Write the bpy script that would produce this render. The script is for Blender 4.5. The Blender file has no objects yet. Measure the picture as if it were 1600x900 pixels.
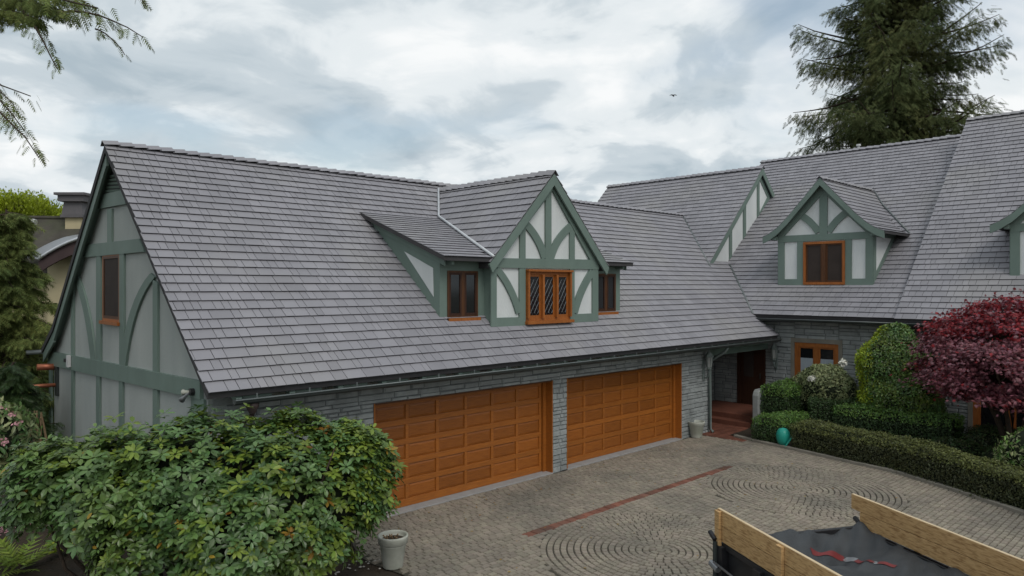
import bpy, math, random
import numpy as np
from mathutils import Vector, Matrix

R = math.radians
scene = bpy.context.scene
COL = scene.collection

# ------------------------------------------------------------------ camera
CAM = np.array([-3.9767, -11.5506, 4.4083])
YAW, PITCH, FPX = R(43.912), R(-0.12), 1124.82
cam_d = bpy.data.cameras.new('camera')
cam = bpy.data.objects.new('camera', cam_d)
COL.objects.link(cam)
cam.location = CAM
cam.rotation_euler = (R(90) + PITCH, 0, -YAW)
cam_d.sensor_width = 36
cam_d.lens = FPX / 1600 * 36
cam_d.clip_start = 0.1
cam_d.clip_end = 4000
scene.camera = cam

# ------------------------------------------------------------------ sky and sun (bright overcast)
SUN_EL, SUN_AZ = R(50), R(200)          # azimuth clockwise from +Y
world = bpy.data.worlds.new('World')
scene.world = world
world.use_nodes = True
nt = world.node_tree
nt.nodes.clear()
def wn(t, **k):
    n = nt.nodes.new(t)
    for a, b in k.items():
        setattr(n, a, b)
    return n
def wmath(op, a, b=None, c=None, clamp=False):
    n = wn('ShaderNodeMath', operation=op)
    n.use_clamp = clamp
    for i, v in enumerate((a, b, c)):
        if v is None:
            continue
        if isinstance(v, (int, float)):
            n.inputs[i].default_value = v
        else:
            nt.links.new(v, n.inputs[i])
    return n.outputs[0]
sky = wn('ShaderNodeTexSky', sky_type='NISHITA')
sky.sun_disc = False
sky.sun_elevation = SUN_EL
sky.sun_rotation = SUN_AZ
sky.air_density = 1.4
sky.dust_density = 1.5
tc = wn('ShaderNodeTexCoord')
sep = wn('ShaderNodeSeparateXYZ')
nt.links.new(tc.outputs['Generated'], sep.inputs[0])
zup = wmath('MAXIMUM', sep.outputs[2], 0.0)
den = wmath('ADD', zup, 0.22)
cmb = wn('ShaderNodeCombineXYZ')
nt.links.new(wmath('DIVIDE', sep.outputs[0], den), cmb.inputs[0])
nt.links.new(wmath('DIVIDE', sep.outputs[1], den), cmb.inputs[1])
def wnoise(scale, detail, rough, dist=0.0, off=(0, 0, 0)):
    m = wn('ShaderNodeMapping')
    m.inputs['Location'].default_value = off
    nt.links.new(cmb.outputs[0], m.inputs[0])
    n = wn('ShaderNodeTexNoise')
    n.inputs['Scale'].default_value = scale
    n.inputs['Detail'].default_value = detail
    n.inputs['Roughness'].default_value = rough
    n.inputs['Distortion'].default_value = dist
    nt.links.new(m.outputs[0], n.inputs['Vector'])
    return n.outputs[0]
def ramp(fac, stops):
    n = wn('ShaderNodeValToRGB')
    el = n.color_ramp.elements
    while len(el) < len(stops):
        el.new(0.5)
    for e, (p, c) in zip(el, stops):
        e.position = p
        e.color = (*c, 1)
    n.color_ramp.interpolation = 'EASE'
    nt.links.new(fac, n.inputs[0])
    return n.outputs[0]
billow = wmath('ADD', wmath('MULTIPLY', wnoise(1.2, 6, 0.5, 0.6, (3.1, 7.7, 0)), 0.7),
               wmath('MULTIPLY', wnoise(3.4, 7, 0.55, 0.7, (1.3, 2.1, 0)), 0.3))
cloud = ramp(billow, [(0.37, (3.5, 4.2, 4.7)), (0.455, (4.7, 5.3, 5.7)), (0.52, (6.5, 6.9, 7.1)), (0.6, (7.7, 7.85, 7.9))])
cover = ramp(wnoise(1.15, 6, 0.5, 0.2, (9.2, 4.4, 0)), [(0.34, (0.55,) * 3), (0.5, (1,) * 3)])
mix = wn('ShaderNodeMix', data_type='RGBA')
nt.links.new(cover, mix.inputs['Factor'])
skyg = wn('ShaderNodeMix', data_type='RGBA', blend_type='MULTIPLY')
skyg.inputs['Factor'].default_value = 1
nt.links.new(sky.outputs[0], skyg.inputs['A'])
skyg.inputs['B'].default_value = (1.0, 1.0, 1.0, 1)
nt.links.new(skyg.outputs['Result'], mix.inputs['A'])
nt.links.new(cloud, mix.inputs['B'])
bg = wn('ShaderNodeBackground')
bg.inputs['Strength'].default_value = 0.1
nt.links.new(mix.outputs['Result'], bg.inputs['Color'])
wo = wn('ShaderNodeOutputWorld')
nt.links.new(bg.outputs[0], wo.inputs[0])

sun_d = bpy.data.lights.new('sun', 'SUN')
sun = bpy.data.objects.new('sun', sun_d)
COL.objects.link(sun)
sun_d.energy = 0.9
sun_d.angle = R(25)
sun_d.color = (1.0, 0.96, 0.9)
sdir = Vector((math.sin(SUN_AZ) * math.cos(SUN_EL), math.cos(SUN_AZ) * math.cos(SUN_EL), math.sin(SUN_EL)))
sun.rotation_euler = sdir.to_track_quat('Z', 'Y').to_euler()
sun.location = (0, -20, 30)

scene.view_settings.view_transform = 'Standard'
scene.view_settings.look = 'None'
scene.view_settings.gamma = 1
scene.view_settings.use_curve_mapping = False
scene.view_settings.exposure = 0.3

# ------------------------------------------------------------------ photo measurements -> points on true planes of the house
_sy, _cy = math.sin(YAW), math.cos(YAW)
_sp, _cp = math.sin(PITCH), math.cos(PITCH)
FWD = np.array([_sy * _cp, _cy * _cp, _sp])
RGT = np.array([_cy, -_sy, 0.0])
UPV = np.array([-_sy * _sp, -_cy * _sp, _cp])
def hit(px, py, axis, val):
    d = FWD + RGT * (px - 800) / FPX + UPV * (450 - py) / FPX
    t = (val - CAM[axis]) / d[axis]
    return CAM + t * d
def at_x(px, py, x):
    p = hit(px, py, 0, x); return (p[1], p[2])
def at_y(px, py, y):
    p = hit(px, py, 1, y); return (p[0], p[2])
def at_z(px, py, z=0.0):
    p = hit(px, py, 2, z); return (p[0], p[1])
def at_d(px, py, d):
    return CAM + d * (FWD + RGT * (px - 800) / FPX + UPV * (450 - py) / FPX)
def project(P):
    X = np.asarray(P, float) - CAM
    z = X @ FWD
    return 800 + FPX * (X @ RGT) / z, 450 - FPX * (X @ UPV) / z, z

# ------------------------------------------------------------------ materials
MATS = {}
def make_mat(name, col, col2=None, rough=0.8, scale=3.0, stretch=(1, 1, 1), rnd=0.0, bump=0.0, bscale=None,
             metal=0.0, spec=0.3, trans=0.0, hue=0.0, col3=None, scale3=0.6, amt3=0.5, detail=5):
    m = bpy.data.materials.new(name)
    m.use_nodes = True
    t = m.node_tree
    N, L = t.nodes, t.links
    bs = N['Principled BSDF']
    out = N['Material Output']
    geo = N.new('ShaderNodeNewGeometry')
    mp = N.new('ShaderNodeMapping')
    mp.inputs['Scale'].default_value = stretch
    L.new(geo.outputs['Position'], mp.inputs[0])
    def noise(sc, det=detail):
        n = N.new('ShaderNodeTexNoise')
        n.inputs['Scale'].default_value = sc
        n.inputs['Detail'].default_value = det
        L.new(mp.outputs[0], n.inputs['Vector'])
        return n
    def mixc(fac, a, b, blend='MIX'):
        x = N.new('ShaderNodeMix'); x.data_type = 'RGBA'; x.blend_type = blend
        for s, v in (('Factor', fac), ('A', a), ('B', b)):
            if isinstance(v, (int, float)):
                x.inputs[s].default_value = v
            elif isinstance(v, tuple):
                x.inputs[s].default_value = (*v, 1) if len(v) == 3 else v
            else:
                L.new(v, x.inputs[s])
        return x.outputs['Result']
    def mapr(v, a, b, c, d):
        x = N.new('ShaderNodeMapRange')
        L.new(v, x.inputs[0])
        for i, q in enumerate((a, b, c, d)):
            x.inputs[i + 1].default_value = q
        return x.outputs[0]
    n1 = noise(scale)
    c = mixc(mapr(n1.outputs[0], 0.3, 0.7, 0, 1), col, col2 if col2 else tuple(v * 0.8 for v in col))
    if col3:
        c = mixc(mapr(noise(scale3, 4).outputs[0], 0.48, 0.66, 0, amt3), c, col3)
    if rnd or hue:
        oi = N.new('ShaderNodeObjectInfo')
        ad = N.new('ShaderNodeMath'); ad.operation = 'ADD'
        L.new(geo.outputs['Random Per Island'], ad.inputs[0])
        L.new(oi.outputs['Random'], ad.inputs[1])
        fr = N.new('ShaderNodeMath'); fr.operation = 'FRACT'
        L.new(ad.outputs[0], fr.inputs[0])
        hs = N.new('ShaderNodeHueSaturation')
        L.new(c, hs.inputs['Color'])
        L.new(mapr(fr.outputs[0], 0, 1, 1 - rnd, 1 + rnd), hs.inputs['Value'])
        if hue:
            m7 = N.new('ShaderNodeMath'); m7.operation = 'MULTIPLY'; m7.inputs[1].default_value = 7.31
            L.new(fr.outputs[0], m7.inputs[0])
            f7 = N.new('ShaderNodeMath'); f7.operation = 'FRACT'
            L.new(m7.outputs[0], f7.inputs[0])
            L.new(mapr(f7.outputs[0], 0, 1, 0.5 - hue, 0.5 + hue), hs.inputs['Hue'])
        c = hs.outputs[0]
    L.new(c, bs.inputs['Base Color'])
    bs.inputs['Roughness'].default_value = rough
    bs.inputs['Metallic'].default_value = metal
    bs.inputs['Specular IOR Level'].default_value = spec
    if bump:
        b = N.new('ShaderNodeBump')
        b.inputs['Strength'].default_value = bump
        b.inputs['Distance'].default_value = 0.02
        L.new(noise(bscale or scale * 3).outputs[0], b.inputs['Height'])
        L.new(b.outputs[0], bs.inputs['Normal'])
    if trans:
        tr = N.new('ShaderNodeBsdfTranslucent')
        L.new(c, tr.inputs[0])
        mx = N.new('ShaderNodeMixShader')
        mx.inputs[0].default_value = trans
        L.new(bs.outputs[0], mx.inputs[1]); L.new(tr.outputs[0], mx.inputs[2])
        L.new(mx.outputs[0], out.inputs[0])
    MATS[name] = m
    return m
mm = make_mat
mm('shingle', (0.268, 0.26, 0.28), (0.23, 0.224, 0.243), 0.6, 1.2, (1, 1, 1), rnd=0.09, bump=0.12, bscale=30, spec=0.45, col3=(0.275, 0.265, 0.26), scale3=0.4, amt3=0.6)
mm('shingle_butt_shade', (0.1, 0.097, 0.106), (0.07, 0.068, 0.076), 0.9, 3.0)  # dark colour that paints the shadow line under each shingle course
mm('deck', (0.06, 0.058, 0.06), rough=0.9)
mm('green', (0.165, 0.222, 0.192), (0.145, 0.198, 0.17), 0.6, 3.0, (1, 1, .5), bump=0.15, bscale=30, col3=(0.125, 0.168, 0.145), scale3=1.4, amt3=0.4)
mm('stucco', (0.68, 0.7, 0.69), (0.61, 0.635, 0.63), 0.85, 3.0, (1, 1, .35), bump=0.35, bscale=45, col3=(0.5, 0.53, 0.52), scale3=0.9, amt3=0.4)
mm('stucco_gable_shaded', (0.4, 0.42, 0.4), (0.34, 0.362, 0.345), 0.85, 1.6, (1, 1, .35), bump=0.35, bscale=45, col3=(0.27, 0.3, 0.29), scale3=0.7, amt3=0.5)  # darker copy of stucco, the gable's shade put into its colour
mm('stone', (0.34, 0.36, 0.355), (0.27, 0.288, 0.286), 0.85, 6.0, rnd=0.12, bump=0.7, bscale=22, col3=(0.15, 0.16, 0.155), scale3=1.3, amt3=0.4)
mm('mortar', (0.16, 0.172, 0.172), rough=0.95)
mm('door_wood', (0.385, 0.128, 0.019), (0.26, 0.08, 0.013), 0.45, 4.0, (1.2, 6, 22), rnd=0.1, col3=(0.24, 0.085, 0.018), scale3=1.2, amt3=0.5, bump=0.06, bscale=9, spec=0.4)
mm('door_panel', (0.33, 0.107, 0.015), (0.2, 0.058, 0.009), 0.48, 4.0, (1.0, 6, 24), rnd=0.17, bump=0.06, bscale=9, spec=0.4)
mm('window_wood', (0.36, 0.12, 0.025), (0.26, 0.08, 0.016), 0.5, 4.0, (6, 6, 1.2), rnd=0.08, spec=0.35)
mm('dark_wood', (0.1, 0.04, 0.015), (0.07, 0.028, 0.01), 0.5, 4.0, (6, 6, 1.2), spec=0.3)
mm('glass', (0.012, 0.013, 0.014), rough=0.08, spec=0.6)
mm('screen', (0.055, 0.043, 0.038), rough=0.7, spec=0.1)
mm('curtain', (0.38, 0.42, 0.45), (0.3, 0.34, 0.38), 0.8, 9.0, (6, 6, .5))
mm('lead', (0.13, 0.14, 0.15), rough=0.5, metal=0.4)
mm('dark_metal', (0.035, 0.042, 0.04), rough=0.5, spec=0.4)
mm('gutter', (0.16, 0.18, 0.18), (0.12, 0.135, 0.135), 0.4, 2.0, metal=0.3, spec=0.5)
mm('flashing', (0.62, 0.64, 0.66), (0.5, 0.52, 0.54), 0.4, 3.0, metal=0.25)
mm('aged_copper', (0.085, 0.06, 0.055), (0.06, 0.045, 0.042), 0.55, 5.0, metal=0.2)
mm('copper', (0.4, 0.15, 0.08), (0.3, 0.1, 0.06), 0.45, 5.0, metal=0.5)
mm('concrete', (0.34, 0.335, 0.33), (0.28, 0.275, 0.27), 0.9, 5.0, bump=0.2, bscale=60)
mm('kerb_mat', (0.25, 0.228, 0.19), (0.18, 0.168, 0.14), 0.9, 3.0, bump=0.3, bscale=30)
mm('joint', (0.075, 0.066, 0.052), (0.06, 0.056, 0.042), rough=0.95, scale=2.0)
mm('paver', (0.295, 0.254, 0.2), (0.235, 0.206, 0.164), 0.8, 1.3, rnd=0.14, bump=0.4, bscale=50, hue=0.012, col3=(0.15, 0.14, 0.118), scale3=0.45, amt3=0.65)
mm('red_brick', (0.22, 0.09, 0.06), (0.16, 0.068, 0.048), 0.85, 4.0, rnd=0.25, bump=0.3, bscale=40, col3=(0.1, 0.075, 0.06), scale3=0.9, amt3=0.7)
mm('tile_red', (0.16, 0.06, 0.038), (0.115, 0.044, 0.028), 0.7, 4.0, rnd=0.15)
mm('soil', (0.045, 0.032, 0.022), (0.025, 0.02, 0.014), 0.95, 4.0, bump=1.0, bscale=14, col3=(0.075, 0.055, 0.035), scale3=0.9, amt3=0.6)
mm('ground', (0.05, 0.055, 0.03), (0.06, 0.05, 0.03), 0.95, 1.0, bump=0.5, bscale=8)
mm('pot', (0.52, 0.52, 0.46), (0.42, 0.43, 0.37), 0.75, 3.0, bump=0.15, bscale=30, col3=(0.24, 0.26, 0.19), scale3=2.5, amt3=0.5)
mm('lantern_metal', (0.17, 0.2, 0.19), (0.12, 0.15, 0.14), 0.55, 12.0, metal=0.2)
mm('lantern_glass', (0.3, 0.31, 0.3), rough=0.2)
mm('entry_wood', (0.05, 0.02, 0.01), (0.035, 0.014, 0.008), 0.6, 4.0, (6, 6, 1.2))
mm('white_plaster', (0.3, 0.31, 0.3), (0.22, 0.23, 0.22), 0.85, 4.0, bump=0.2)
mm('teal', (0.02, 0.3, 0.23), (0.02, 0.25, 0.2), 0.35, 6.0)
mm('black_steel', (0.012, 0.012, 0.014), (0.02, 0.02, 0.022), 0.45, 4.0, spec=0.5)
mm('bare_steel', (0.3, 0.31, 0.32), rough=0.4, metal=0.6)
mm('pine', (0.58, 0.38, 0.18), (0.46, 0.28, 0.12), 0.7, 4.0, (3, 3, 20), rnd=0.06, bump=0.1, bscale=6, col3=(0.22, 0.11, 0.04), scale3=3.2, amt3=0.7)
mm('pine_edge', (0.66, 0.52, 0.34), (0.58, 0.45, 0.28), 0.75, 6.0)
mm('tarp', (0.05, 0.055, 0.06), (0.036, 0.04, 0.044), 0.6, 3.0, bump=0.6, bscale=70, spec=0.35, col3=(0.075, 0.08, 0.083), scale3=1.1, amt3=0.6)
mm('tape_red', (0.19, 0.028, 0.028), (0.14, 0.022, 0.022), 0.5, 9.0)
mm('tape_white', (0.22, 0.23, 0.24), rough=0.5)
mm('bark', (0.07, 0.05, 0.035), (0.04, 0.03, 0.022), 0.95, 6.0, (3, 3, .6), bump=0.8, bscale=20)
mm('bark_dead', (0.26, 0.18, 0.1), (0.18, 0.12, 0.07), 0.9, 6.0, (3, 3, .6))
LF = dict(rough=0.45, spec=0.35)
mm('leaf_rhodo', (0.115, 0.2, 0.06), (0.07, 0.14, 0.045), scale=1.3, rnd=0.35, hue=0.012, trans=0.2, col3=(0.14, 0.2, 0.035), scale3=1.1, amt3=0.5, rough=0.36, spec=0.5)
mm('leaf_rhodo_young', (0.2, 0.265, 0.035), (0.14, 0.21, 0.035), scale=2.0, rnd=0.3, hue=0.012, trans=0.22, rough=0.4, spec=0.4)
mm('leaf_rhodo_old', (0.34, 0.2, 0.03), (0.24, 0.13, 0.02), scale=4, rnd=0.3, hue=0.02, trans=0.2, **LF)
mm('leaf_box', (0.14, 0.245, 0.05), (0.09, 0.175, 0.04), scale=2.0, rnd=0.4, hue=0.02, trans=0.15, **LF)
mm('leaf_box_olive', (0.07, 0.08, 0.03), (0.045, 0.052, 0.022), scale=2.0, rnd=0.4, hue=0.02, trans=0.15, **LF)
mm('leaf_box_toplit', (0.16, 0.18, 0.055), (0.115, 0.13, 0.042), scale=2.0, rnd=0.35, hue=0.015, trans=0.2, **LF)  # lighter hedge-top leaves, light from above put into the colour
mm('leaf_yew', (0.05, 0.09, 0.028), (0.03, 0.058, 0.018), scale=2.0, rnd=0.45, hue=0.02, trans=0.1, **LF)
mm('leaf_holly', (0.12, 0.2, 0.045), (0.055, 0.11, 0.03), scale=2.5, rnd=0.5, hue=0.03, trans=0.12, col3=(0.15, 0.2, 0.025), scale3=1.6, amt3=0.6, rough=0.35, spec=0.5)
mm('leaf_holly_young', (0.36, 0.44, 0.035), (0.27, 0.36, 0.035), scale=2.5, rnd=0.35, hue=0.02, trans=0.2, **LF)
mm('leaf_pale', (0.25, 0.275, 0.13), (0.165, 0.2, 0.09), scale=2.5, rnd=0.4, hue=0.02, trans=0.15, **LF)
mm('leaf_maple', (0.225, 0.072, 0.09), (0.15, 0.054, 0.07), scale=1.6, rnd=0.4, hue=0.012, trans=0.15, col3=(0.15, 0.02, 0.026), scale3=0.9, amt3=0.6, rough=0.42, spec=0.55)
mm('leaf_maple_bright', (0.33, 0.028, 0.035), (0.25, 0.028, 0.035), scale=1.6, rnd=0.35, trans=0.25, **LF)
mm('needle', (0.11, 0.13, 0.052), (0.062, 0.084, 0.034), scale=0.55, rnd=0.4, hue=0.02, trans=0.2, rough=0.85, spec=0.1, col3=(0.14, 0.135, 0.05), scale3=0.35, amt3=0.6)
mm('needle_left', (0.17, 0.2, 0.06), (0.095, 0.13, 0.042), scale=0.6, rnd=0.45, hue=0.02, trans=0.2, rough=0.8, spec=0.12)
mm('leaf_lime', (0.3, 0.36, 0.02), (0.22, 0.28, 0.02), scale=0.6, rnd=0.3, trans=0.3, **LF)
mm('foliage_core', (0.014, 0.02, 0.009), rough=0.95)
mm('flower_white', (0.75, 0.74, 0.66), rough=0.7, rnd=0.08)
mm('flower_pink', (0.6, 0.32, 0.34), (0.5, 0.25, 0.28), 0.7, 9.0, rnd=0.15)
mm('far_wall', (0.5, 0.43, 0.27), (0.44, 0.38, 0.24), 0.9, 2.0)
mm('far_roof', (0.085, 0.075, 0.062), (0.055, 0.05, 0.04), 0.95, 2.5, bump=0.8, bscale=10, col3=(0.06, 0.07, 0.035), scale3=0.7, amt3=0.6)
mm('far_metal', (0.24, 0.25, 0.26), (0.2, 0.21, 0.22), 0.45, 3.0, metal=0.3)
mm('far_fascia', (0.075, 0.05, 0.05), rough=0.8)
mm('chimney_metal', (0.13, 0.12, 0.125), (0.1, 0.095, 0.1), 0.6, 4.0)
mm('white_plastic', (0.6, 0.6, 0.6), rough=0.5)
mm('bird_grey', (0.06, 0.065, 0.07), rough=0.9)
mm('pebble', (0.42, 0.4, 0.36), (0.3, 0.28, 0.25), rough=0.85, scale=20, rnd=0.3)

# ------------------------------------------------------------------ object helpers
WLOC = {}
def link(o, parent=None):
    COL.objects.link(o)
    if parent is not None:
        o.parent = parent
def tag(o, label=None, cat=None, group=None, kind=None):
    for k, v in (('label', label), ('category', cat), ('group', group), ('kind', kind)):
        if v:
            o[k] = v
    return o
def thing(name, loc, label, cat, group=None):
    o = bpy.data.objects.new(name, None)
    o.location = loc
    o.empty_display_size = 0.2
    link(o)
    WLOC[o.name] = Vector(loc)
    return tag(o, label, cat, group)
def place(o, wloc, parent):
    link(o, parent)
    base = WLOC[parent.name] if parent is not None else Vector((0, 0, 0))
    o.location = Vector(wloc) - base
    WLOC[o.name] = Vector(wloc)
    return o

class MB:
    def __init__(s):
        s.v, s.f = [], []
    def add(s, vs, fs):
        b = len(s.v)
        s.v += [tuple(map(float, p)) for p in vs]
        s.f += [tuple(i + b for i in f) for f in fs]
        return s
    def box(s, a, b):
        (x0, y0, z0), (x1, y1, z1) = a, b
        return s.add([(x0, y0, z0), (x1, y0, z0), (x1, y1, z0), (x0, y1, z0), (x0, y0, z1), (x1, y0, z1), (x1, y1, z1), (x0, y1, z1)],
                     [(0, 3, 2, 1), (4, 5, 6, 7), (0, 1, 5, 4), (1, 2, 6, 5), (2, 3, 7, 6), (3, 0, 4, 7)])
    def prism(s, pts, d):
        """pts: 3D polygon, d: extrusion vector"""
        n = len(pts); d = np.array(d, float)
        P = [np.array(p, float) for p in pts]
        vs = P + [p + d for p in P]
        fs = [tuple(range(n))[::-1], tuple(range(n, 2 * n))] + [(i, (i + 1) % n, (i + 1) % n + n, i + n) for i in range(n)]
        return s.add(vs, fs)
    def tube(s, path, r, n=8, cap=True):
        P = [np.array(p, float) for p in path]
        rr = r if hasattr(r, '__len__') else [r] * len(P)
        vs, fs = [], []
        for i, p in enumerate(P):
            t = P[min(i + 1, len(P) - 1)] - P[max(i - 1, 0)]
            t = t / (np.linalg.norm(t) + 1e-9)
            a = np.cross(t, (0, 0, 1) if abs(t[2]) < 0.95 else (1, 0, 0)); a /= np.linalg.norm(a)
            b = np.cross(t, a)
            for k in range(n):
                q = 2 * math.pi * k / n
                vs.append(p + rr[i] * (a * math.cos(q) + b * math.sin(q)))
        for i in range(len(P) - 1):
            for k in range(n):
                k2 = (k + 1) % n
                fs.append((i * n + k, i * n + k2, (i + 1) * n + k2, (i + 1) * n + k))
        if cap:
            fs.append(tuple(range(n))[::-1]); fs.append(tuple((len(P) - 1) * n + k for k in range(n)))
        return s.add(vs, fs)
    def lathe(s, prof, c=(0, 0, 0), n=28):
        vs, fs = [], []
        for r, z in prof:
            for k in range(n):
                q = 2 * math.pi * k / n
                vs.append((c[0] + r * math.cos(q), c[1] + r * math.sin(q), c[2] + z))
        m = len(prof)
        for i in range(m - 1):
            for k in range(n):
                k2 = (k + 1) % n
                fs.append((i * n + k, i * n + k2, (i + 1) * n + k2, (i + 1) * n + k))
        fs.append(tuple(range(n))[::-1]); fs.append(tuple((m - 1) * n + k for k in range(n)))
        return s.add(vs, fs)
    def mesh(s, name, mat, origin, smooth=False):
        me = bpy.data.meshes.new(name)
        o = Vector(origin)
        me.from_pydata([(x - o.x, y - o.y, z - o.z) for x, y, z in s.v], [], s.f)
        me.materials.append(MATS[mat] if isinstance(mat, str) else mat)
        if smooth:
            me.polygons.foreach_set('use_smooth', [True] * len(me.polygons))
        me.update()
        return me
    def build(s, name, mat, parent=None, smooth=False, recalc=True):
        a = np.array(s.v)
        o = (a.min(0) + a.max(0)) / 2
        o[2] = a[:, 2].min()
        me = s.mesh(name, mat, o, smooth)
        if recalc:
            import bmesh
            bm = bmesh.new(); bm.from_mesh(me)
            bmesh.ops.recalc_face_normals(bm, faces=bm.faces)
            bm.to_mesh(me); bm.free()
        return place(bpy.data.objects.new(name, me), o, parent)

def bevel(o, w=0.008, seg=2):
    m = o.modifiers.new('bevel', 'BEVEL'); m.width = w; m.segments = seg; m.limit_method = 'ANGLE'
    return o

def np_mesh(name, V, F, mat, parent=None, kind=None, smooth=False, mat2=None, mi=None):
    """V (n,3), F (m,k) arrays -> one mesh object"""
    V = np.asarray(V, np.float32); F = np.asarray(F, np.int32)
    o = (V.min(0) + V.max(0)) / 2; o[2] = V[:, 2].min()
    me = bpy.data.meshes.new(name)
    me.vertices.add(len(V)); me.vertices.foreach_set('co', (V - o).ravel())
    me.loops.add(F.size); me.loops.foreach_set('vertex_index', F.ravel())
    me.polygons.add(len(F))
    me.polygons.foreach_set('loop_start', np.arange(0, F.size, F.shape[1], dtype=np.int32))
    me.polygons.foreach_set('loop_total', np.full(len(F), F.shape[1], np.int32))
    me.polygons.foreach_set('use_smooth', np.full(len(F), bool(smooth)))
    me.materials.append(MATS[mat])
    if mat2:
        me.materials.append(MATS[mat2]); me.polygons.foreach_set('material_index', np.asarray(mi, np.int32))
    me.update(calc_edges=True)
    ob = place(bpy.data.objects.new(name, me), [float(q) for q in o], parent)
    if kind:
        ob['kind'] = kind
    return ob

def frames(A, Nrm):
    """orthonormal frames: X along A, Z near Nrm"""
    A = A / (np.linalg.norm(A, axis=1, keepdims=True) + 1e-9)
    B = np.cross(Nrm, A); B /= (np.linalg.norm(B, axis=1, keepdims=True) + 1e-9)
    Cc = np.cross(A, B)
    return np.stack([A, B, Cc], axis=2)     # columns
def scatter(T, TF, pos, A, Nrm, size):
    """template T verts / TF faces copied at pos with frames and size (n,) or (n,3)"""
    M = frames(A, Nrm)
    size = np.asarray(size, float)
    if size.ndim == 1:
        size = np.repeat(size[:, None], 3, 1)
    V = np.einsum('nij,nvj->nvi', M, T[None] * size[:, None, :]) + pos[:, None, :]
    n, k = len(pos), len(T)
    F = TF[None] + (np.arange(n) * k)[:, None, None]
    return V.reshape(-1, 3), F.reshape(-1, TF.shape[1])
# leaf templates (length 1 along +X)
OVAL = np.array([(0, 0, 0), (.3, -.15, .035), (.3, 0, 0), (.3, .15, .035), (.68, -.16, .01), (.68, 0, -.03), (.68, .16, .01), (1, 0, -.1)])
OVAL_F = np.array([(0, 1, 2), (0, 2, 3), (1, 4, 5), (1, 5, 2), (2, 5, 6), (2, 6, 3), (4, 7, 5), (5, 7, 6)])
DIA = np.array([(0, 0, 0), (.5, -.27, .06), (1, 0, -.04), (.5, .27, .06)])
DIA_F = np.array([(0, 1, 2), (0, 2, 3)])
_st = [(0, 0)]
for _a, _r in ((-100, .35), (-62, .8), (-44, .38), (-30, .92), (-14, .4), (0, 1.05), (14, .4), (30, .92), (44, .38), (62, .8), (100, .35)):
    _st.append((.12 + _r * math.cos(R(_a)) * .85, _r * math.sin(R(_a)) * .75))
STAR = np.array([(x, y, -.12 * x * x - .1 * abs(y)) for x, y in _st])
STAR_F = np.array([(0, i, i + 1) for i in range(1, 11)])
# flat needled twig: central spine with side blades
_tv, _tf = [], []
for _i in range(6):
    _x = _i / 6
    _l = .34 * (1 - .55 * _x)
    for _s in (-1, 1):
        _b = len(_tv)
        _tv += [(_x, 0, 0), (_x + .1, 0, 0), (_x + .2 + _l * .35, _s * _l, -.05)]
        _tf.append((_b, _b + 1, _b + 2))
_b = len(_tv); _tv += [(.8, -.05, 0), (.8, .05, 0), (1.15, 0, -.06)]; _tf.append((_b, _b + 1, _b + 2))
TWIG, TWIG_F = np.array(_tv, float), np.array(_tf)
# dense foliage tuft: blades in several directions
_gt = np.random.default_rng(4)
_tv, _tf = [], []
for _i in range(7):
    _d = _gt.normal(size=3) * (.55, .45, .4) + (.55, 0, -.12)
    _s = np.cross(_d, _gt.normal(size=3)); _s = _s / np.linalg.norm(_s) * .17
    _o = _gt.normal(size=3) * .16
    _b = len(_tv); _tv += [_o - _s, _o + _s, _o + _d]; _tf.append((_b, _b + 1, _b + 2))
TUFT, TUFT_F = np.array(_tv, float), np.array(_tf)

# ================================================================== SETTING: ground
rng = np.random.default_rng(7)
random.seed(5)
g = MB().add([(-600, -600, -0.06), (600, -600, -0.06), (600, 900, -0.06), (-600, 900, -0.06)], [(0, 1, 2, 3)])
tag(g.build('ground', 'ground'), kind='structure')

KERB = [(15.25, -0.9), (15.0, -1.9), (14.86, -2.74), (14.63, -3.83), (14.24, -5.63), (13.47, -7.14), (12.7, -8.41), (11.7, -9.8), (10.4, -11.3), (8.9, -12.8)]
def kerb_x(y):
    if y >= KERB[0][1]:
        return 15.4
    for (xa, ya), (xb, yb) in zip(KERB, KERB[1:]):
        if yb <= y <= ya:
            t = (y - ya) / (yb - ya)
            return xa + t * (xb - xa)
    return KERB[-1][0]
def left_x(y):                      # edge of the planting bed on the left
    return 3.0 - 0.62 * min(1.0, max(0, -y) / 1.6) + 0.1 * math.sin(y * 1.7)
ys = np.linspace(0.4, -15.5, 54)
dv, df = [], []
for y in ys:
    dv += [(left_x(y), y, -0.012), (kerb_x(y) if y < -.9 else 19.1, y, -0.012)]
for i in range(len(ys) - 1):
    df.append((2 * i, 2 * i + 2, 2 * i + 3, 2 * i + 1))
driveway = tag(MB().add(dv, df).build('driveway', 'joint'), kind='structure')
# planting beds
b = MB()
sx, sy_ = np.linspace(-9, 3.2, 50), np.linspace(-9, 8, 60)
def soil_h(x, y):
    return 0.05 * math.sin(x * 2.1 + y) + 0.04 * math.sin(y * 3.3 - x * 1.4) + 0.02 * math.sin(x * 7) * math.sin(y * 6.1)
for y in sy_:
    for x in sx:
        xe = min(x, left_x(min(0, y)) + 0.02)
        edge = min(1, max(0, (left_x(min(0, y)) - xe) / 0.5))
        b.v.append((xe, y, -0.03 + edge * (0.03 + max(0, soil_h(x, y)) * 1.1)))
for j in range(59):
    for i in range(49):
        a0 = j * 50 + i
        b.f.append((a0, a0 + 1, a0 + 51, a0 + 50))
tag(b.build('planting_bed', 'soil', smooth=True, recalc=False), kind='structure')
b = MB()
for (x, y) in KERB:
    b.v += [(x + 0.1, y, 0.05), (x + 7, y + 1.2, 0.12)]
b.v = [(15.3, -0.75, 0.05), (19.1, -0.75, 0.1)] + b.v
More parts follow.
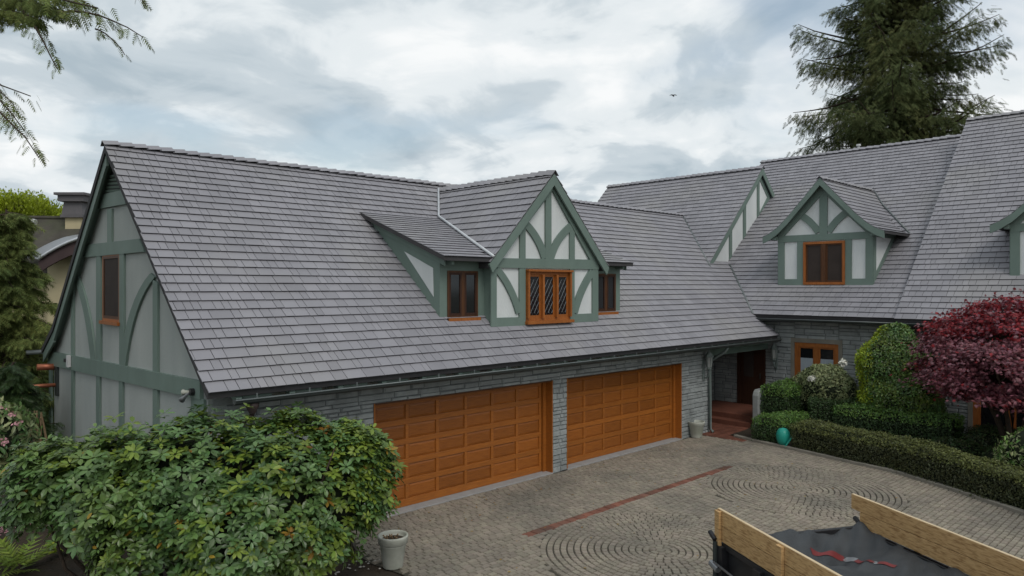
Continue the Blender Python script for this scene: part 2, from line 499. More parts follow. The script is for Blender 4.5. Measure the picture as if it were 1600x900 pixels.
for i in range(len(KERB)):
    b.f.append((2 * i, 2 * i + 1, 2 * i + 3, 2 * i + 2))
tag(b.build('planting_bed', 'soil', recalc=False), kind='structure')
# kerb along the hedge bed
b = MB()
for (x0, y0), (x1, y1) in zip(KERB, KERB[1:]):
    d = np.array([x1 - x0, y1 - y0]); n_ = np.array([-d[1], d[0]]) / np.linalg.norm(d) * 0.13
    b.prism([(x0, y0, -0.02), (x1, y1, -0.02), (x1 + n_[0], y1 + n_[1], -0.02), (x0 + n_[0], y0 + n_[1], -0.02)], (0, 0, 0.1))
tag(bevel(b.build('kerb', 'kerb_mat'), 0.015), kind='structure')

# ---- cobbled paving: running rows along the garage, two round medallions, a red brick line
C1, C2, CR = (6.12, -4.63), (11.42, -4.66), 2.06
REDY = (-2.66, -2.45)
pav = []                            # (cx, cy, len, wid, angle)
def in_circ(x, y, pad=0.0):
    return any((x - c[0]) ** 2 + (y - c[1]) ** 2 < (CR + pad) ** 2 for c in (C1, C2))
y = -0.035
row = 0
while y > -15.3:
    w = 0.104
    x = left_x(y) + 0.02 + (row % 2) * 0.09
    xe = (kerb_x(y) if y < -0.9 else 14.83) - 0.02
    if x > xe:
        break
    while x < xe:
        l = random.uniform(0.135, 0.19)
        cx, cy = x + l / 2, y - w / 2
        red = (REDY[0] < cy < REDY[1] and 4.98 < cx < 11.95)
        if not in_circ(cx, cy, -0.045) and not red:
            pav.append((cx, cy, l - 0.012, w - 0.012, random.uniform(-.02, .02)))
        x += l
    y -= w
    row += 1
for c in (C1, C2):
    r = 0.0
    pav.append((c[0], c[1], 0.13, 0.13, 0.3))
    k = 1
    r = 0.125
    while r < CR - 0.02:
        n_ = max(6, int(2 * math.pi * r / 0.125))
        off = random.random()
        for i in range(n_):
            a = 2 * math.pi * (i + off) / n_
            pav.append((c[0] + r * math.cos(a), c[1] + r * math.sin(a), 2 * math.pi * r / n_ - 0.013, 0.096, a + math.pi / 2))
        r += 0.1145
FR = np.array([(-.5, -.5, 0), (.5, -.5, 0), (.5, .5, 0), (-.5, .5, 0), (-.44, -.42, 1), (.44, -.42, 1), (.44, .42, 1), (-.44, .42, 1)])
FR_F = np.array([(4, 5, 6, 7), (0, 1, 5, 4), (1, 2, 6, 5), (2, 3, 7, 6), (3, 0, 4, 7)])
def unit_mesh(name, V, F, mat):
    me = bpy.data.meshes.new(name)
    me.from_pydata([tuple(map(float, p)) for p in V], [], [tuple(map(int, f)) for f in F])
    me.materials.append(MATS[mat]); me.update()
    return me
def put_unit(me, name, pos, M, size, parent):
    """one piece as an object of its own that shares its mesh; M 3x3 columns"""
    o = bpy.data.objects.new(name, me)
    wl = Vector([float(q) for q in pos])
    link(o, parent)
    o.rotation_euler = Matrix([[float(M[i][j]) for j in range(3)] for i in range(3)]).to_euler()
    o.location = wl - WLOC[parent.name]
    o.scale = [float(q) for q in size]
    return o
P = np.array([(p[0], p[1], -0.012) for p in pav])
S = np.array([(p[2], p[3], 0.022 + random.uniform(-.005, .007)) for p in pav])
A = np.array([(math.cos(p[4]), math.sin(p[4]), random.uniform(-.025, .025)) for p in pav])
NR = np.array([(random.uniform(-.03, .03), random.uniform(-.03, .03), 1) for p in pav])
px_, py_, pd_ = project(P)
area = S[:, 0] * S[:, 1] / pd_ ** 3
vis = (px_ > 5) & (px_ < 1595) & (py_ < 895) & (pd_ > 1) & ~((px_ > 1115) & (py_ > 815) & (py_ > 815 + 0)) & ~(px_ < 640)
order = np.argsort(np.where(vis, -area, 0))
sing = set(order[:300].tolist())
rest = np.array([i for i in range(len(pav)) if i not in sing])
V, F = scatter(FR, FR_F, P[rest], A[rest], NR[rest], S[rest])
np_mesh('paver_field', V, F, 'paver', driveway, 'stuff')
paver_me = unit_mesh('paver', FR, FR_F, 'paver')
for i in sorted(sing):
    M = frames(A[i:i + 1], NR[i:i + 1])[0]
    put_unit(paver_me, 'paver', P[i], M, S[i], driveway)
brick_me = unit_mesh('red_brick', FR, FR_F, 'red_brick')
x = 4.99
while x < 11.9:
    M = np.eye(3)
    put_unit(brick_me, 'red_brick', (x + .115, sum(REDY) / 2, -0.012), M, (0.22, 0.19 if x > 8.5 else 0.21, 0.024 + random.uniform(-.004, .004)), driveway)
    x += 0.23

# ================================================================== HOUSE
house = thing('house', (9.5, 5, 0), 'large L-shaped half-timbered house with grey shingle roof and two wooden garage doors', 'house')
# roof planes
YE, ZE, YR, ZR = -0.55, 2.80, 4.86, 7.33
XG, XG2 = 0.215, 18.79
GK = (ZR - ZE) / (YR - YE)
def gz(y): return ZE + GK * (y - YE)
XM, ZM, MK, MRX = 18.608, 3.477, 0.80, 26.8
def mz(x): return ZM + MK * (x - XM)
BK, BX, BZ, BRX = 0.97, 19.2, 5.12, 23.41
BRZ = BZ + BK * (BRX - BX)
def bz(x): return BZ + BK * (x - BX)
VY3, EX3, EZ3, RX3, RZ3 = -4.22, 18.5, 3.47, 25.95, 10.42
K3 = (RZ3 - EZ3) / (RX3 - EX3)

SH = np.array([(-.5, 0, .46), (.5, 0, .46), (-.5, 0, 1), (.5, 0, 1), (-.5, 1.12, .16), (.5, 1.12, .16), (-.5, 1.12, 0), (.5, 1.12, 0)])
SH_F = np.array([(2, 3, 5, 4), (0, 1, 3, 2), (0, 2, 4, 6), (1, 7, 5, 3), (0, 6, 7, 1)])
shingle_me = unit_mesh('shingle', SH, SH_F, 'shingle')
shingle_me.materials.append(MATS['shingle_butt_shade'])
for _k in (1, 4):  # butt face and underside get the painted shadow colour
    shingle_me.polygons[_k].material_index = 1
ALLSH = []                          # every shingle of the house: (parent, pos, M, size)
EXPO = 0.236
def lay_shingles(parent, O, u, v, width, length, keep=None, expo=EXPO, wmin=0.13, wmax=0.38, th=.035):
    O, u, v = (np.array(q, float) for q in (O, u, v))
    u /= np.linalg.norm(u); v /= np.linalg.norm(v)
    n = np.cross(u, v)
    rows = int(math.ceil(length / expo))
    for r in range(rows):
        t = r * expo
        ln = min(expo, length - t + 0.02)
        s = -random.uniform(0, 0.25)
        while s < width:
            w = random.choice((wmin, .15, .18, .2, .24, .3, wmax))
            a, b_ = max(s, 0), min(s + w, width)
            s += w
            if b_ - a < 0.03:
                continue
            c = O + u * (a + b_) / 2 + v * (t + random.uniform(-.002, .002))
            if keep and not keep(c + v * 0.1):
                continue
            M = np.stack([u, v, n], 1)
            ALLSH.append((parent, c + n * 0.002, M, (b_ - a - 0.01, ln, th * random.uniform(.92, 1.08)), (u, v)))
def slab(name, pts, th, parent, mat='deck'):
    """roof deck: polygon of 3D points, thickness downwards"""
    return MB().prism(pts, (0, 0, -th)).build(name, mat, parent)
CAPV = np.array([(-.5, -1, 0), (-.5, 0, 1), (-.5, 1, 0), (.5, -1, .0), (.5, 0, 1), (.5, 1, 0),
                 (-.5, -1, -.22), (-.5, 1, -.22), (-.5, -.82, -.22), (-.5, .82, -.22)])
CAPF = [(0, 3, 4, 1), (1, 4, 5, 2), (6, 0, 1, 2, 7)]
cap_me = unit_mesh('ridge_cap', CAPV, CAPF, 'shingle')
def ridge_caps(parent, a, b_, half, rise, step=0.265):
    a, b_ = np.array(a, float), np.array(b_, float)
    L = np.linalg.norm(b_ - a); d = (b_ - a) / L
    side = np.cross((0, 0, 1), d); up = np.cross(d, side)
    k = int(L / step)
    for i in range(k):
        c = a + d * (i + .5) * L / k
        tilt = 0.11
        dd = d * math.cos(tilt) - up * math.sin(tilt); uu = up * math.cos(tilt) + d * math.sin(tilt)
        M = np.stack([dd, side, uu], 1)
        o = put_unit(cap_me, 'ridge_cap', c + np.array([0, 0, -rise + 0.05 + random.uniform(-.006, .006)]), M,
                     (L / k * 1.12, half, rise), parent)

# ---- garage roof
garage_roof = MB().prism([(XG + .03, YE, ZE), (XG + .03, YR, ZR), (XG + .03, 9.55, gz(2 * YR - 9.55) if False else ZR - GK * (9.55 - YR)), (XG + .03, 10.75, 2.78),
                          (XG + .03, 10.72, 2.66), (XG + .03, 9.5, ZR - GK * (9.5 - YR) - .16), (XG + .03, YR, ZR - .17), (XG + .03, YE + .03, ZE - .1)],
                         (18.52, 0, 0))
# continuation of the slope under the main roof (above its eave height only)
yk = YE + (ZM - ZE) / GK
garage_roof.prism([(18.75, yk, gz(yk)), (18.75, YR, ZR), (18.75, 9.5, ZR - GK * (9.5 - YR)), (18.75, 9.5, 3.0), (18.75, yk, gz(yk) - .17)], (4.2, 0, 0))
garage_roof = garage_roof.build('garage_roof', 'deck', house)
def keep_garage(c):
    x, y, z = c
    if x > 18.8 and (y < yk or z < mz(x) - .35 or (z < bz(x) - .35 and y > 2.7)):
        return False
    if 5.75 < x < 11.6 and 0.75 < y < 3.3:
        return False
    return True
lay_shingles(garage_roof, (XG, YE - .02, ZE - .017), (1, 0, 0), (0, YR - YE, ZR - ZE), 21.6, math.hypot(YR - YE + .02, ZR - ZE), keep_garage)
ridge_caps(garage_roof, (21.6, YR, ZR + .03), (XG, YR, ZR + .03), 0.15, 0.1)

# ---- main house roof, rear roof with its gable, taller roof at the right
main_roof = MB().prism([(XM, 4.1, ZM), (MRX, 4.1, mz(MRX)), (2 * MRX - XM, 4.1, ZM), (2 * MRX - XM, 4.1, ZM - .15), (MRX, 4.1, mz(MRX) - .18), (XM + .03, 4.1, ZM - .12)], (0, -8.6, 0)).build('main_roof', 'deck', house)
lay_shingles(main_roof, (XM - .015, 4.1, ZM - .012), (0, -1, 0), (1, 0, MK), 8.4, math.hypot(MRX - XM, mz(MRX) - ZM),
             lambda c: not (c[1] > 2.6 and c[2] < bz(c[0]) - .5 and c[0] < BRX and c[1] > 3) and not (20.2 < c[0] < 22.5 and -2.9 < c[1] < -.3) and not (c[1] > .6 and c[2] < gz(c[1]) - .4))
ridge_caps(main_roof, (MRX, 4.1, mz(MRX) + .03), (MRX, -4.2, mz(MRX) + .03), 0.16, 0.11)
rear_roof = MB().prism([(17.0, 2.36, bz(17.0)), (BRX, 2.36, BRZ), (2 * BRX - 17.0, 2.36, bz(17.0)), (2 * BRX - 17.0, 2.36, bz(17) - .15), (BRX, 2.36, BRZ - .18), (17.0, 2.36, bz(17) - .15)], (0, 7.8, 0)).build('rear_roof', 'deck', house)
lay_shingles(rear_roof, (18.9, 10.2, bz(18.9)), (0, -1, 0), (1, 0, BK), 7.9, math.hypot(BRX - 18.9, BRZ - bz(18.9)),
             lambda c: c[2] > gz(c[1]) - .4 or c[1] > YR)
ridge_caps(rear_roof, (BRX, 10.2, BRZ + .03), (BRX, 2.32, BRZ + .03), 0.16, 0.12)
upper_roof = MB().prism([(EX3, VY3, EZ3), (RX3, VY3, RZ3), (2 * RX3 - EX3, VY3, EZ3), (2 * RX3 - EX3, VY3, EZ3 - .15), (RX3, VY3, RZ3 - .18), (EX3 + .03, VY3, EZ3 - .12)], (0, -8.2, 0)).build('upper_roof', 'deck', house)
lay_shingles(upper_roof, (EX3 - .015, VY3 + .03, EZ3 - .012), (0, -1, 0), (1, 0, K3), 8.0, math.hypot(RX3 - EX3, RZ3 - EZ3),
             lambda c: not (20.2 < c[0] < 22.5 and -9.6 < c[1] < -7.2))
ridge_caps(upper_roof, (RX3, VY3, RZ3 + .03), (RX3, -12.2, RZ3 + .03), 0.16, 0.11)
# main-house end wall and verge infill so that no roof is hollow
wl = MB()
wl.prism([(19.3, 3.9, 0), (34.3, 3.9, 0), (34.3, 3.9, 3.8), (MRX, 3.9, 9.7), (19.3, 3.9, 3.7)], (0, -.3, 0))
wl.prism([(19.3, -4.28, 0), (33, -4.28, 0), (33, -4.28, 3.6), (RX3, -4.28, RZ3 - .25), (19.3, -4.28, 3.9)], (0, -.25, 0))
wl.prism([(17.8, 9.9, 0), (29, 9.9, 0), (29, 9.9, bz(17.8) - .2), (BRX, 9.9, BRZ - .25), (17.8, 9.9, bz(17.8) - .2)], (0, -.25, 0))
wl.build('end_wall', 'stucco', house)

# ---- half-timber helpers: timbers are pieces proud of the stucco
def tim(plane, poly, axis, val, th, parent, name='timber', mat='green', convert=None):
    """poly in photo pixels on the plane axis=val; piece thickness th towards the viewer"""
    P3 = []
    for q in poly:
        P3.append(hit(q[0], q[1], axis, val))
    d = [0, 0, 0]; d[axis] = -th
    o = MB().prism(P3, d).build(name, mat, parent)
    return o
def arc_px(p0, pc, p1, w, n=9):
    """curved band in pixels: quadratic curve p0-pc-p1 of width w"""
    a, c, b_ = (np.array(q, float) for q in (p0, pc, p1))
    L, Rr = [], []
    for i in range(n):
        t = i / (n - 1)
        p = (1 - t) ** 2 * a + 2 * t * (1 - t) * c + t * t * b_
        d = 2 * (1 - t) * (c - a) + 2 * t * (b_ - c)
        nn = np.array([-d[1], d[0]]); nn /= np.linalg.norm(nn)
        L.append(p + nn * w / 2); Rr.append(p - nn * w / 2)
    return L, Rr
def brace(p0, pc, p1, w, axis, val, th, parent):
    L, Rr = arc_px(p0, pc, p1, w)
    b_ = MB()
    d = np.zeros(3); d[axis] = -th
    n = len(L)
    vs = []
    for l, r in zip(L, Rr):
        a = hit(l[0], l[1], axis, val); c = hit(r[0], r[1], axis, val)
        vs += [a, c, a + d, c + d]
    fs = []
    for i in range(n - 1):
        q = 4 * i
        fs += [(q + 2, q + 6, q + 7, q + 3), (q, q + 2, q + 6, q + 4)[::-1], (q + 1, q + 3, q + 7, q + 5)]
    fs += [(0, 1, 3, 2), (4 * n - 4, 4 * n - 2, 4 * n - 1, 4 * n - 3)]
    b_.add(vs, fs)
    return b_.build('brace', 'green', parent)

# ---- left gable wall
XW = 0.46
gable_wall = MB().prism([(XW, 0, 0), (XW, 10.35, 0), (XW, 10.35, 2.86), (XW, 9.5, ZR - GK * (9.5 - YR) - .17), (XW, YR, ZR - .19), (XW, 0, gz(0) - .18)], (0.3, 0, 0)).build('gable_wall', 'stucco_gable_shaded', house)
X4 = XW - 0.002
def gt(poly, name='timber', th=0.04):
    return tim(None, poly, 0, X4, th, gable_wall, name)
gt([(156, 306), (196, 297), (200, 319), (150, 328)], th=.05)
gt([(170.5, 327), (177.5, 326), (177.5, 380), (170.5, 381)])
gt([(134, 383), (222, 373), (230, 393.5), (127, 403)], th=.05)
gt([(153, 400), (160, 399.4), (160, 572), (153, 570)])
gt([(189.5, 396.4), (196.5, 395.7), (196.5, 580), (189.5, 578)])
gt([(113.5, 442), (117.5, 436), (117.5, 562), (113.5, 561)])
gt([(242, 437), (249.5, 442), (249.5, 586), (242, 584)])
gt([(78, 547.6), (318, 595), (318, 623.5), (78, 569.4)], 'tie_beam', .06)
for a, b_, t0, t1, b0, b1 in ((113.8, 117.6, 578, 579, 720, 722), (153, 158.5, 587, 588, 745, 747), (188.7, 194.5, 595, 596, 765, 768), (242, 249.5, 608, 609.5, 800, 805), (302, 322, 620, 624, 830, 840)):
    gt([(a, t0), (b_, t1), (b_, b1), (a, b0)])
gt([(79, 570), (83, 571), (83, 700), (79, 698)])
brace((119, 428), (140, 470), (150, 573), 8, 0, X4, .045, gable_wall)
brace((242, 430), (206, 470), (193.5, 579), 9.5, 0, X4, .045, gable_wall)
_in = [at_x(qx, qy, X4) for qx, qy in ((150, 330), (122, 420), (101, 500), (86, 549))]
_zr = lambda yy: ZR - GK * (yy - YR) - .19
_rk = [(YR + .1, _zr(YR + .1)), (_in[0][0], _in[0][1])] + _in[1:] + [(10.34, 2.7), (10.34, 2.84), (9.5, _zr(9.5))]
MB().prism([(X4, a, c) for a, c in _rk], (-.05, 0, 0)).build('rafter_timber', 'green', gable_wall)
# rake boards under the verge and dark verge edge
for (ya, za, yb, zb) in ((YR + .02, ZR - .2, 9.5, ZR - GK * (9.5 - YR) - .2), (9.5, ZR - GK * (9.5 - YR) - .2, 10.7, 2.62), ):
    MB().prism([(XG + .06, ya, za + .03), (XG + .06, yb, zb + .03), (XG + .06, yb, zb - .2), (XG + .06, ya, za - .24)], (.05, 0, 0)).build('bargeboard', 'green', house)
    MB().prism([(XG + .11, ya, za + .02), (XG + .11, yb, zb + .02), (XG + .11, yb, zb - .05), (XG + .11, ya, za - .05)], (XW - XG - .11, 0, 0)).build('soffit', 'green', house)
# triangular louvred vent
vent = MB().prism([hit(px, py, 0, X4) for px, py in ((172, 262), (194, 296), (160, 303))], (-.01, 0, 0)).build('gable_vent', 'deck', house)
for i in range(5):
    t0 = 274 + i * 5.6
    w0 = (t0 - 262) / 36
    xl, xr = 172 - 11 * w0, 172 + 21 * w0
    P3 = [hit(xl, t0 + 1.5, 0, X4 - .03), hit(xr, t0, 0, X4 - .03), hit(xr, t0 + 3.2, 0, X4 - .012), hit(xl, t0 + 4.7, 0, X4 - .012)]
    MB().prism(P3, (-.015, 0, .01)).build('louvre', 'green', vent)

# ---- windows
def window(origin, u, n, w, h, nsash, label, frame='window_wood', pane='glass', lattice=False, fw=0.07, depth=0.12, sill=True, mull=0.07, sash='window_wood', proud=0.03, blind=None):
    """origin: lower left corner on the wall; u along the wall, n outwards"""
    O, u, n = (np.array(q, float) for q in (origin, u, n))
    z = np.array([0, 0, 1.0])
    def bar(a, b_, c, d, n0, n1, name, mat, parent):
        p = [O + u * a + z * c, O + u * b_ + z * c, O + u * b_ + z * d, O + u * a + z * d]
        return MB().prism([q + n * n0 for q in p], n * (n1 - n0)).build(name, mat, parent)
    wd = MB()
    for a, b_, c, d in ((0, fw, 0, h), (w - fw, w, 0, h), (fw, w - fw, h - fw, h), (fw, w - fw, 0, fw)):
        wd.prism([O + u * a + z * c - n * .02, O + u * b_ + z * c - n * .02, O + u * b_ + z * d - n * .02, O + u * a + z * d - n * .02], n * (proud + .02))
    win = wd.build('window', frame, house)
    if label:
        win['label'] = label
    iw = (w - 2 * fw - (nsash - 1) * mull) / nsash
    for i in range(nsash):
        a = fw + i * (iw + mull)
        pn = bar(a, a + iw, fw, h - fw, -.015, .002, 'pane', pane, win)
        sw = min(.05, iw * .14)
        for (q0, q1, r0, r1) in ((a, a + sw, fw, h - fw), (a + iw - sw, a + iw, fw, h - fw), (a + sw, a + iw - sw, h - fw - sw, h - fw), (a + sw, a + iw - sw, fw, fw + sw * 1.2)):
            bar(q0, q1, r0, r1, .004, .018, 'sash', sash, win)
        if blind:
            bar(a + sw, a + iw - sw, fw + sw * 1.2, fw + (h - 2 * fw) * blind, .003, .006, 'blind', 'curtain', win)
        if lattice:
            lt = MB()
            x0, x1, z0, z1 = a + sw, a + iw - sw, fw + sw, h - fw - sw
            st = 0.2
            for sgn in (1, -1):
                k = -20
                while k < 40:
                    # line: zz = sgn*1.6*(x-x0)+k*st
                    pts = []
                    for xx in np.linspace(x0, x1, 9):
                        zz = z0 + sgn * 1.6 * (xx - x0) + k * st
                        if z0 <= zz <= z1:
                            pts.append(O + u * xx + z * zz + n * .006)
                    if len(pts) > 1:
                        lt.tube([pts[0], pts[-1]], .007, 4, False)
                    k += 1
            if lt.v:
                lt.build('lattice', 'lead', win)
        if i < nsash - 1:
            bar(a + iw, a + iw + mull, fw, h - fw, -.01, proud - .005 if not lattice else depth, 'mullion', frame if lattice or pane != 'screen' else 'dark_wood', win)
    if lattice:
        for a in (0, w - mull):
            bar(a, a + mull, fw + .001, h - .001, proud + .001, depth, 'mullion', frame, win)
        bar(-.02, w + .02, h, h + .05, 0, depth + .03, 'head', frame, win)
    if sill:
        bar(-.04, w + .04, -.07, 0, -.01, proud + .06 if not lattice else depth + .04, 'sill', frame, win)
    return win
y1, z1 = at_x(162, 398, X4); y0, z0 = at_x(189, 505, X4)
window((X4 - .012, y1 - .02, z0 + .02), (0, -1, 0), (-1, 0, 0), y1 - y0, at_x(175, 398, X4)[1] - z0, 1, 'tall dark gable window with wooden sill', pane='screen', proud=.02, sash='dark_wood', fw=.05)

# ---- gabled wall dormer with two shed wings on the garage roof
YC, YS = 0.305, 0.55
DRX, DRZ, DEZ, DHW, DFY = 8.70, 7.13, 4.93, 2.06, 0.17
DK = (DRZ - DEZ) / DHW
dl, dr_ = 6.82, 10.47
dormer = MB()
zc = lambda x: DRZ - DK * abs(x - DRX) - .16
dormer.prism([(dl, YC, 3.3), (dr_, YC, 3.3), (dr_, YC, zc(dr_)), (DRX, YC, zc(DRX)), (dl, YC, zc(dl))], (0, 3.6, 0))
dormer = dormer.build('dormer_wall', 'stucco', house)
dormer['label'] = 'central half-timbered dormer with pointed gable on the garage roof'
Y4 = YC - .002
Z4 = lambda zx, zy: (560 + zx / 3.2136, 240 + zy / 3.2136)
def dt(poly, name='timber', th=.04):
    return tim(None, [Z4(*q) for q in poly], 1, Y4, th, dormer, name)
dt([(655, 524), (1200, 533), (1200, 582), (655, 572)], 'tie_beam', .05)
dt([(934, 165), (963, 165), (963, 530), (934, 529)], th=.045)
dt([(806, 370), (834, 340), (834, 527), (806, 527)])
dt([(1056, 345), (1081, 380), (1081, 532), (1056, 531)])
dt([(661, 572), (689, 572), (689, 868), (661, 870)])
dt([(803, 575), (834, 575), (834, 864), (803, 865)])
dt([(1057, 578), (1080, 578), (1080, 848), (1057, 849)])
dt([(1170, 581), (1199, 582), (1199, 840), (1170, 842)])
dt([(689, 824), (803, 821), (803, 866), (689, 870)])
dt([(1080, 806), (1170, 802), (1170, 843), (1080, 848)])
dt([(661, 524), (968, 120), (968, 185), (712, 524)], 'rafter_timber', .055)
dt([(968, 120), (1200, 533), (1156, 533), (968, 185)], 'rafter_timber', .055)
def db(a, c, b_, w):
    return brace(Z4(*a), Z4(*c), Z4(*b_), w / 3.2136, 1, Y4, .042, dormer)
db((838, 355), (905, 425), (932, 526), 34)
db((1062, 365), (985, 430), (960, 528), 34)
db((690, 578), (765, 665), (803, 800), 32)
db((1172, 590), (1110, 680), (1080, 800), 32)
# dormer roof
k1, k2 = DRX - DHW, DRX + DHW
yb = YE + (DRZ - ZE) / GK + .3
dormer_roof = MB().prism([(k1, DFY, DEZ), (DRX, DFY, DRZ), (k2, DFY, DEZ), (k2, DFY, DEZ - .12), (DRX, DFY, DRZ - .16), (k1, DFY, DEZ - .12)], (0, yb - DFY, 0)).build('dormer_roof', 'deck', house)
sdn = lambda y: 5.04 + .352 * (y - .2)
kd = lambda c: c[2] > gz(c[1]) - .2 and (c[2] > sdn(c[1]) - .25)
lay_shingles(dormer_roof, (k1, yb, DEZ), (0, -1, 0), (DHW, 0, DRZ - DEZ), yb - DFY + .02, math.hypot(DHW, DRZ - DEZ), kd)
lay_shingles(dormer_roof, (k2, DFY - .02, DEZ), (0, 1, 0), (-DHW, 0, DRZ - DEZ), yb - DFY, math.hypot(DHW, DRZ - DEZ), kd)
ridge_caps(dormer_roof, (DRX, yb - .25, DRZ + .03), (DRX, DFY - .03, DRZ + .03), 0.13, 0.13)
for s in (-1, 1):
    MB().prism([(DRX, DFY - .02, DRZ - .03), (DRX + s * (DHW + .03), DFY - .02, DEZ - .04), (DRX + s * (DHW - .06), DFY - .02, DEZ - .22), (DRX, DFY - .02, DRZ - .3)], (0, .05, 0)).build('bargeboard', 'green', dormer_roof)
# shed wings
for s, (xa, xb) in ((-1, (5.54, 6.9)), (1, (10.4, 11.76))):
    wing = MB().prism([(xa, YS, 3.5), (xa, YS, sdn(YS) - .1), (xa, 3.55, sdn(3.55) - .1), (xa, 3.55, 5.9)], (xb - xa, 0, 0)).build('dormer_wing', 'green', house)
    ex0, ex1 = (5.38, 8.4) if s < 0 else (9.0, 11.88)
    pl2 = [(ex0, .2), (dl - .03, .2), (dl - .03, .5), (ex1, 3.55), (ex0, 3.55)] if s < 0 else [(ex1, .2), (dr_ + .03, .2), (dr_ + .03, .5), (ex0, 3.55), (ex1, 3.55)]
    wr = MB().prism([(a, b_, sdn(b_)) for a, b_ in pl2], (0, 0, -.09)).build('dormer_wing_roof', 'deck', house)
    zdor = lambda x: DRZ - DK * abs(x - DRX)
    lay_shingles(wr, (ex0 - .01, .18, sdn(.18)), (1, 0, 0), (0, 1, .352), ex1 - ex0 + .02, 3.5, lambda c: c[2] > zdor(c[0]) - .12 and c[2] > gz(c[1]) - .12 and not (dl - .1 < c[0] < dr_ + .1 and c[1] < .6), expo=.2, th=.024)
    # eave brackets and rake trim on the cheek
    cx = xa if s < 0 else xb
    MB().prism([(cx - (.03 if s < 0 else 0), YS - .2, sdn(YS - .2) - .1), (cx - (.03 if s < 0 else 0), 3.45, sdn(3.45) - .1), (cx - (.03 if s < 0 else 0), 3.3, sdn(3.3) - .26), (cx - (.03 if s < 0 else 0), YS - .2, sdn(YS - .2) - .25)], (.03, 0, 0)).build('bargeboard', 'green', wing)
    if s < 0:
        tri = [hit(*Z4(*q), 0, xa - .004) for q in ((232, 492), (376, 574), (378, 718))]
        MB().prism(tri, (-.008, 0, 0)).build('infill_panel', 'stucco', wing)
    for bx in (xa + .12, xb - .2):
        MB().box((bx, .3, sdn(.3) - .2), (bx + .07, YS + .02, sdn(.3) - .09)).build('bracket', 'green', wing)
wz0, wz1 = 3.73, 4.75
window((5.74, YS - .004, wz0), (1, 0, 0), (0, -1, 0), .86, wz1 - wz0, 2, None, frame='dark_wood', sash='entry_wood', fw=.04, mull=.09, proud=.02)
window((10.72, YS - .004, wz0), (1, 0, 0), (0, -1, 0), .83, wz1 - wz0, 2, None, frame='dark_wood', sash='entry_wood', fw=.04, mull=.09, proud=.02)
for wx, ww in ((5.72, .9), (10.7, .87)):
    MB().box((wx, YS - .1, wz0 - .1), (wx + ww, YS + .02, wz0 - .005)).build('window_sill', 'window_wood', house)
window((7.86, YC - .01, 3.6), (1, 0, 0), (0, -1, 0), 1.53, 1.16, 3, 'three orange wooden casements with diamond leaded panes', lattice=True, fw=.07, mull=.06, depth=.1)
# valley flashings on the garage roof
fl = MB()
vx = lambda z: DRX - (DRZ - z) / DK
yj = 3.5
pA = (DRX, YE + (DRZ - ZE) / GK, DRZ)
pB = (vx(sdn(yj)), yj, sdn(yj)); pC = (vx(sdn(.15)), .15, sdn(.15))
fl.tube([np.array(pA) + (-.02, -.02, .05), np.array(pB) + (-.02, -.02, .06), np.array(pC) + (-.02, -.02, .05)], .035, 6)
fl.build('valley_flashing', 'flashing', garage_roof, smooth=True)
def valley(pts, parent, r=.03):
    MB().tube([np.array(p) + (0, 0, .03) for p in pts], r, 6).build('valley_flashing', 'gutter', parent, smooth=True)
# garage/main valley and garage/rear valley
def vm(z): return (XM + (z - ZM) / MK, YE + (z - ZE) / GK, z)
def vb(z): return (BX + (z - BZ) / BK, YE + (z - ZE) / GK, z)
valley([vm(ZM - .02), vm(5.2)], main_roof, .045)
valley([vb(5.1), vb(ZR)], rear_roof, .035)

# ---- sliver gable of the rear roof
YB = 2.48
rear_gable = MB().prism([(18.6, YB, bz(18.6) - .2), (BRX, YB, BRZ - .2), (28.0, YB, bz(18.6) - .2)], (0, .25, 0)).build('rear_gable', 'stucco', house)
Z7 = lambda zx, zy: (940 + zx / 3.2143, 240 + zy / 3.2143)
for poly in ([(530, 545), (690, 545), (690, 580), (530, 580)], [(639, 360), (652, 345), (652, 560), (639, 560)], [(709, 250), (722, 230), (722, 440), (709, 470)], [(779, 140), (790, 125), (790, 300), (779, 320)]):
    tim(None, [Z7(*q) for q in poly], 1, YB - .002, .035, rear_gable)
tim(None, [Z7(*q) for q in [(655, 572), (690, 572), (870, 215), (838, 205)]], 1, YB - .002, .03, rear_gable)
for s in (-1, 1):
    xe = BRX + s * 4.9
    ze_ = BRZ - BK * 4.9
    MB().prism([(BRX, 2.33, BRZ - .02), (xe, 2.33, ze_ - .02), (xe - s * .02, 2.33, ze_ - .25), (BRX, 2.33, BRZ - .29)], (0, .04, 0)).build('bargeboard', 'green', rear_roof)
    MB().prism([(BRX, YB - .03, BRZ - .22), (xe, YB - .03, ze_ - .22), (xe, YB - .03, ze_ - .5), (BRX, YB - .03, BRZ - .5)], (0, .028, 0)).build('rafter_timber', 'green', rear_gable)

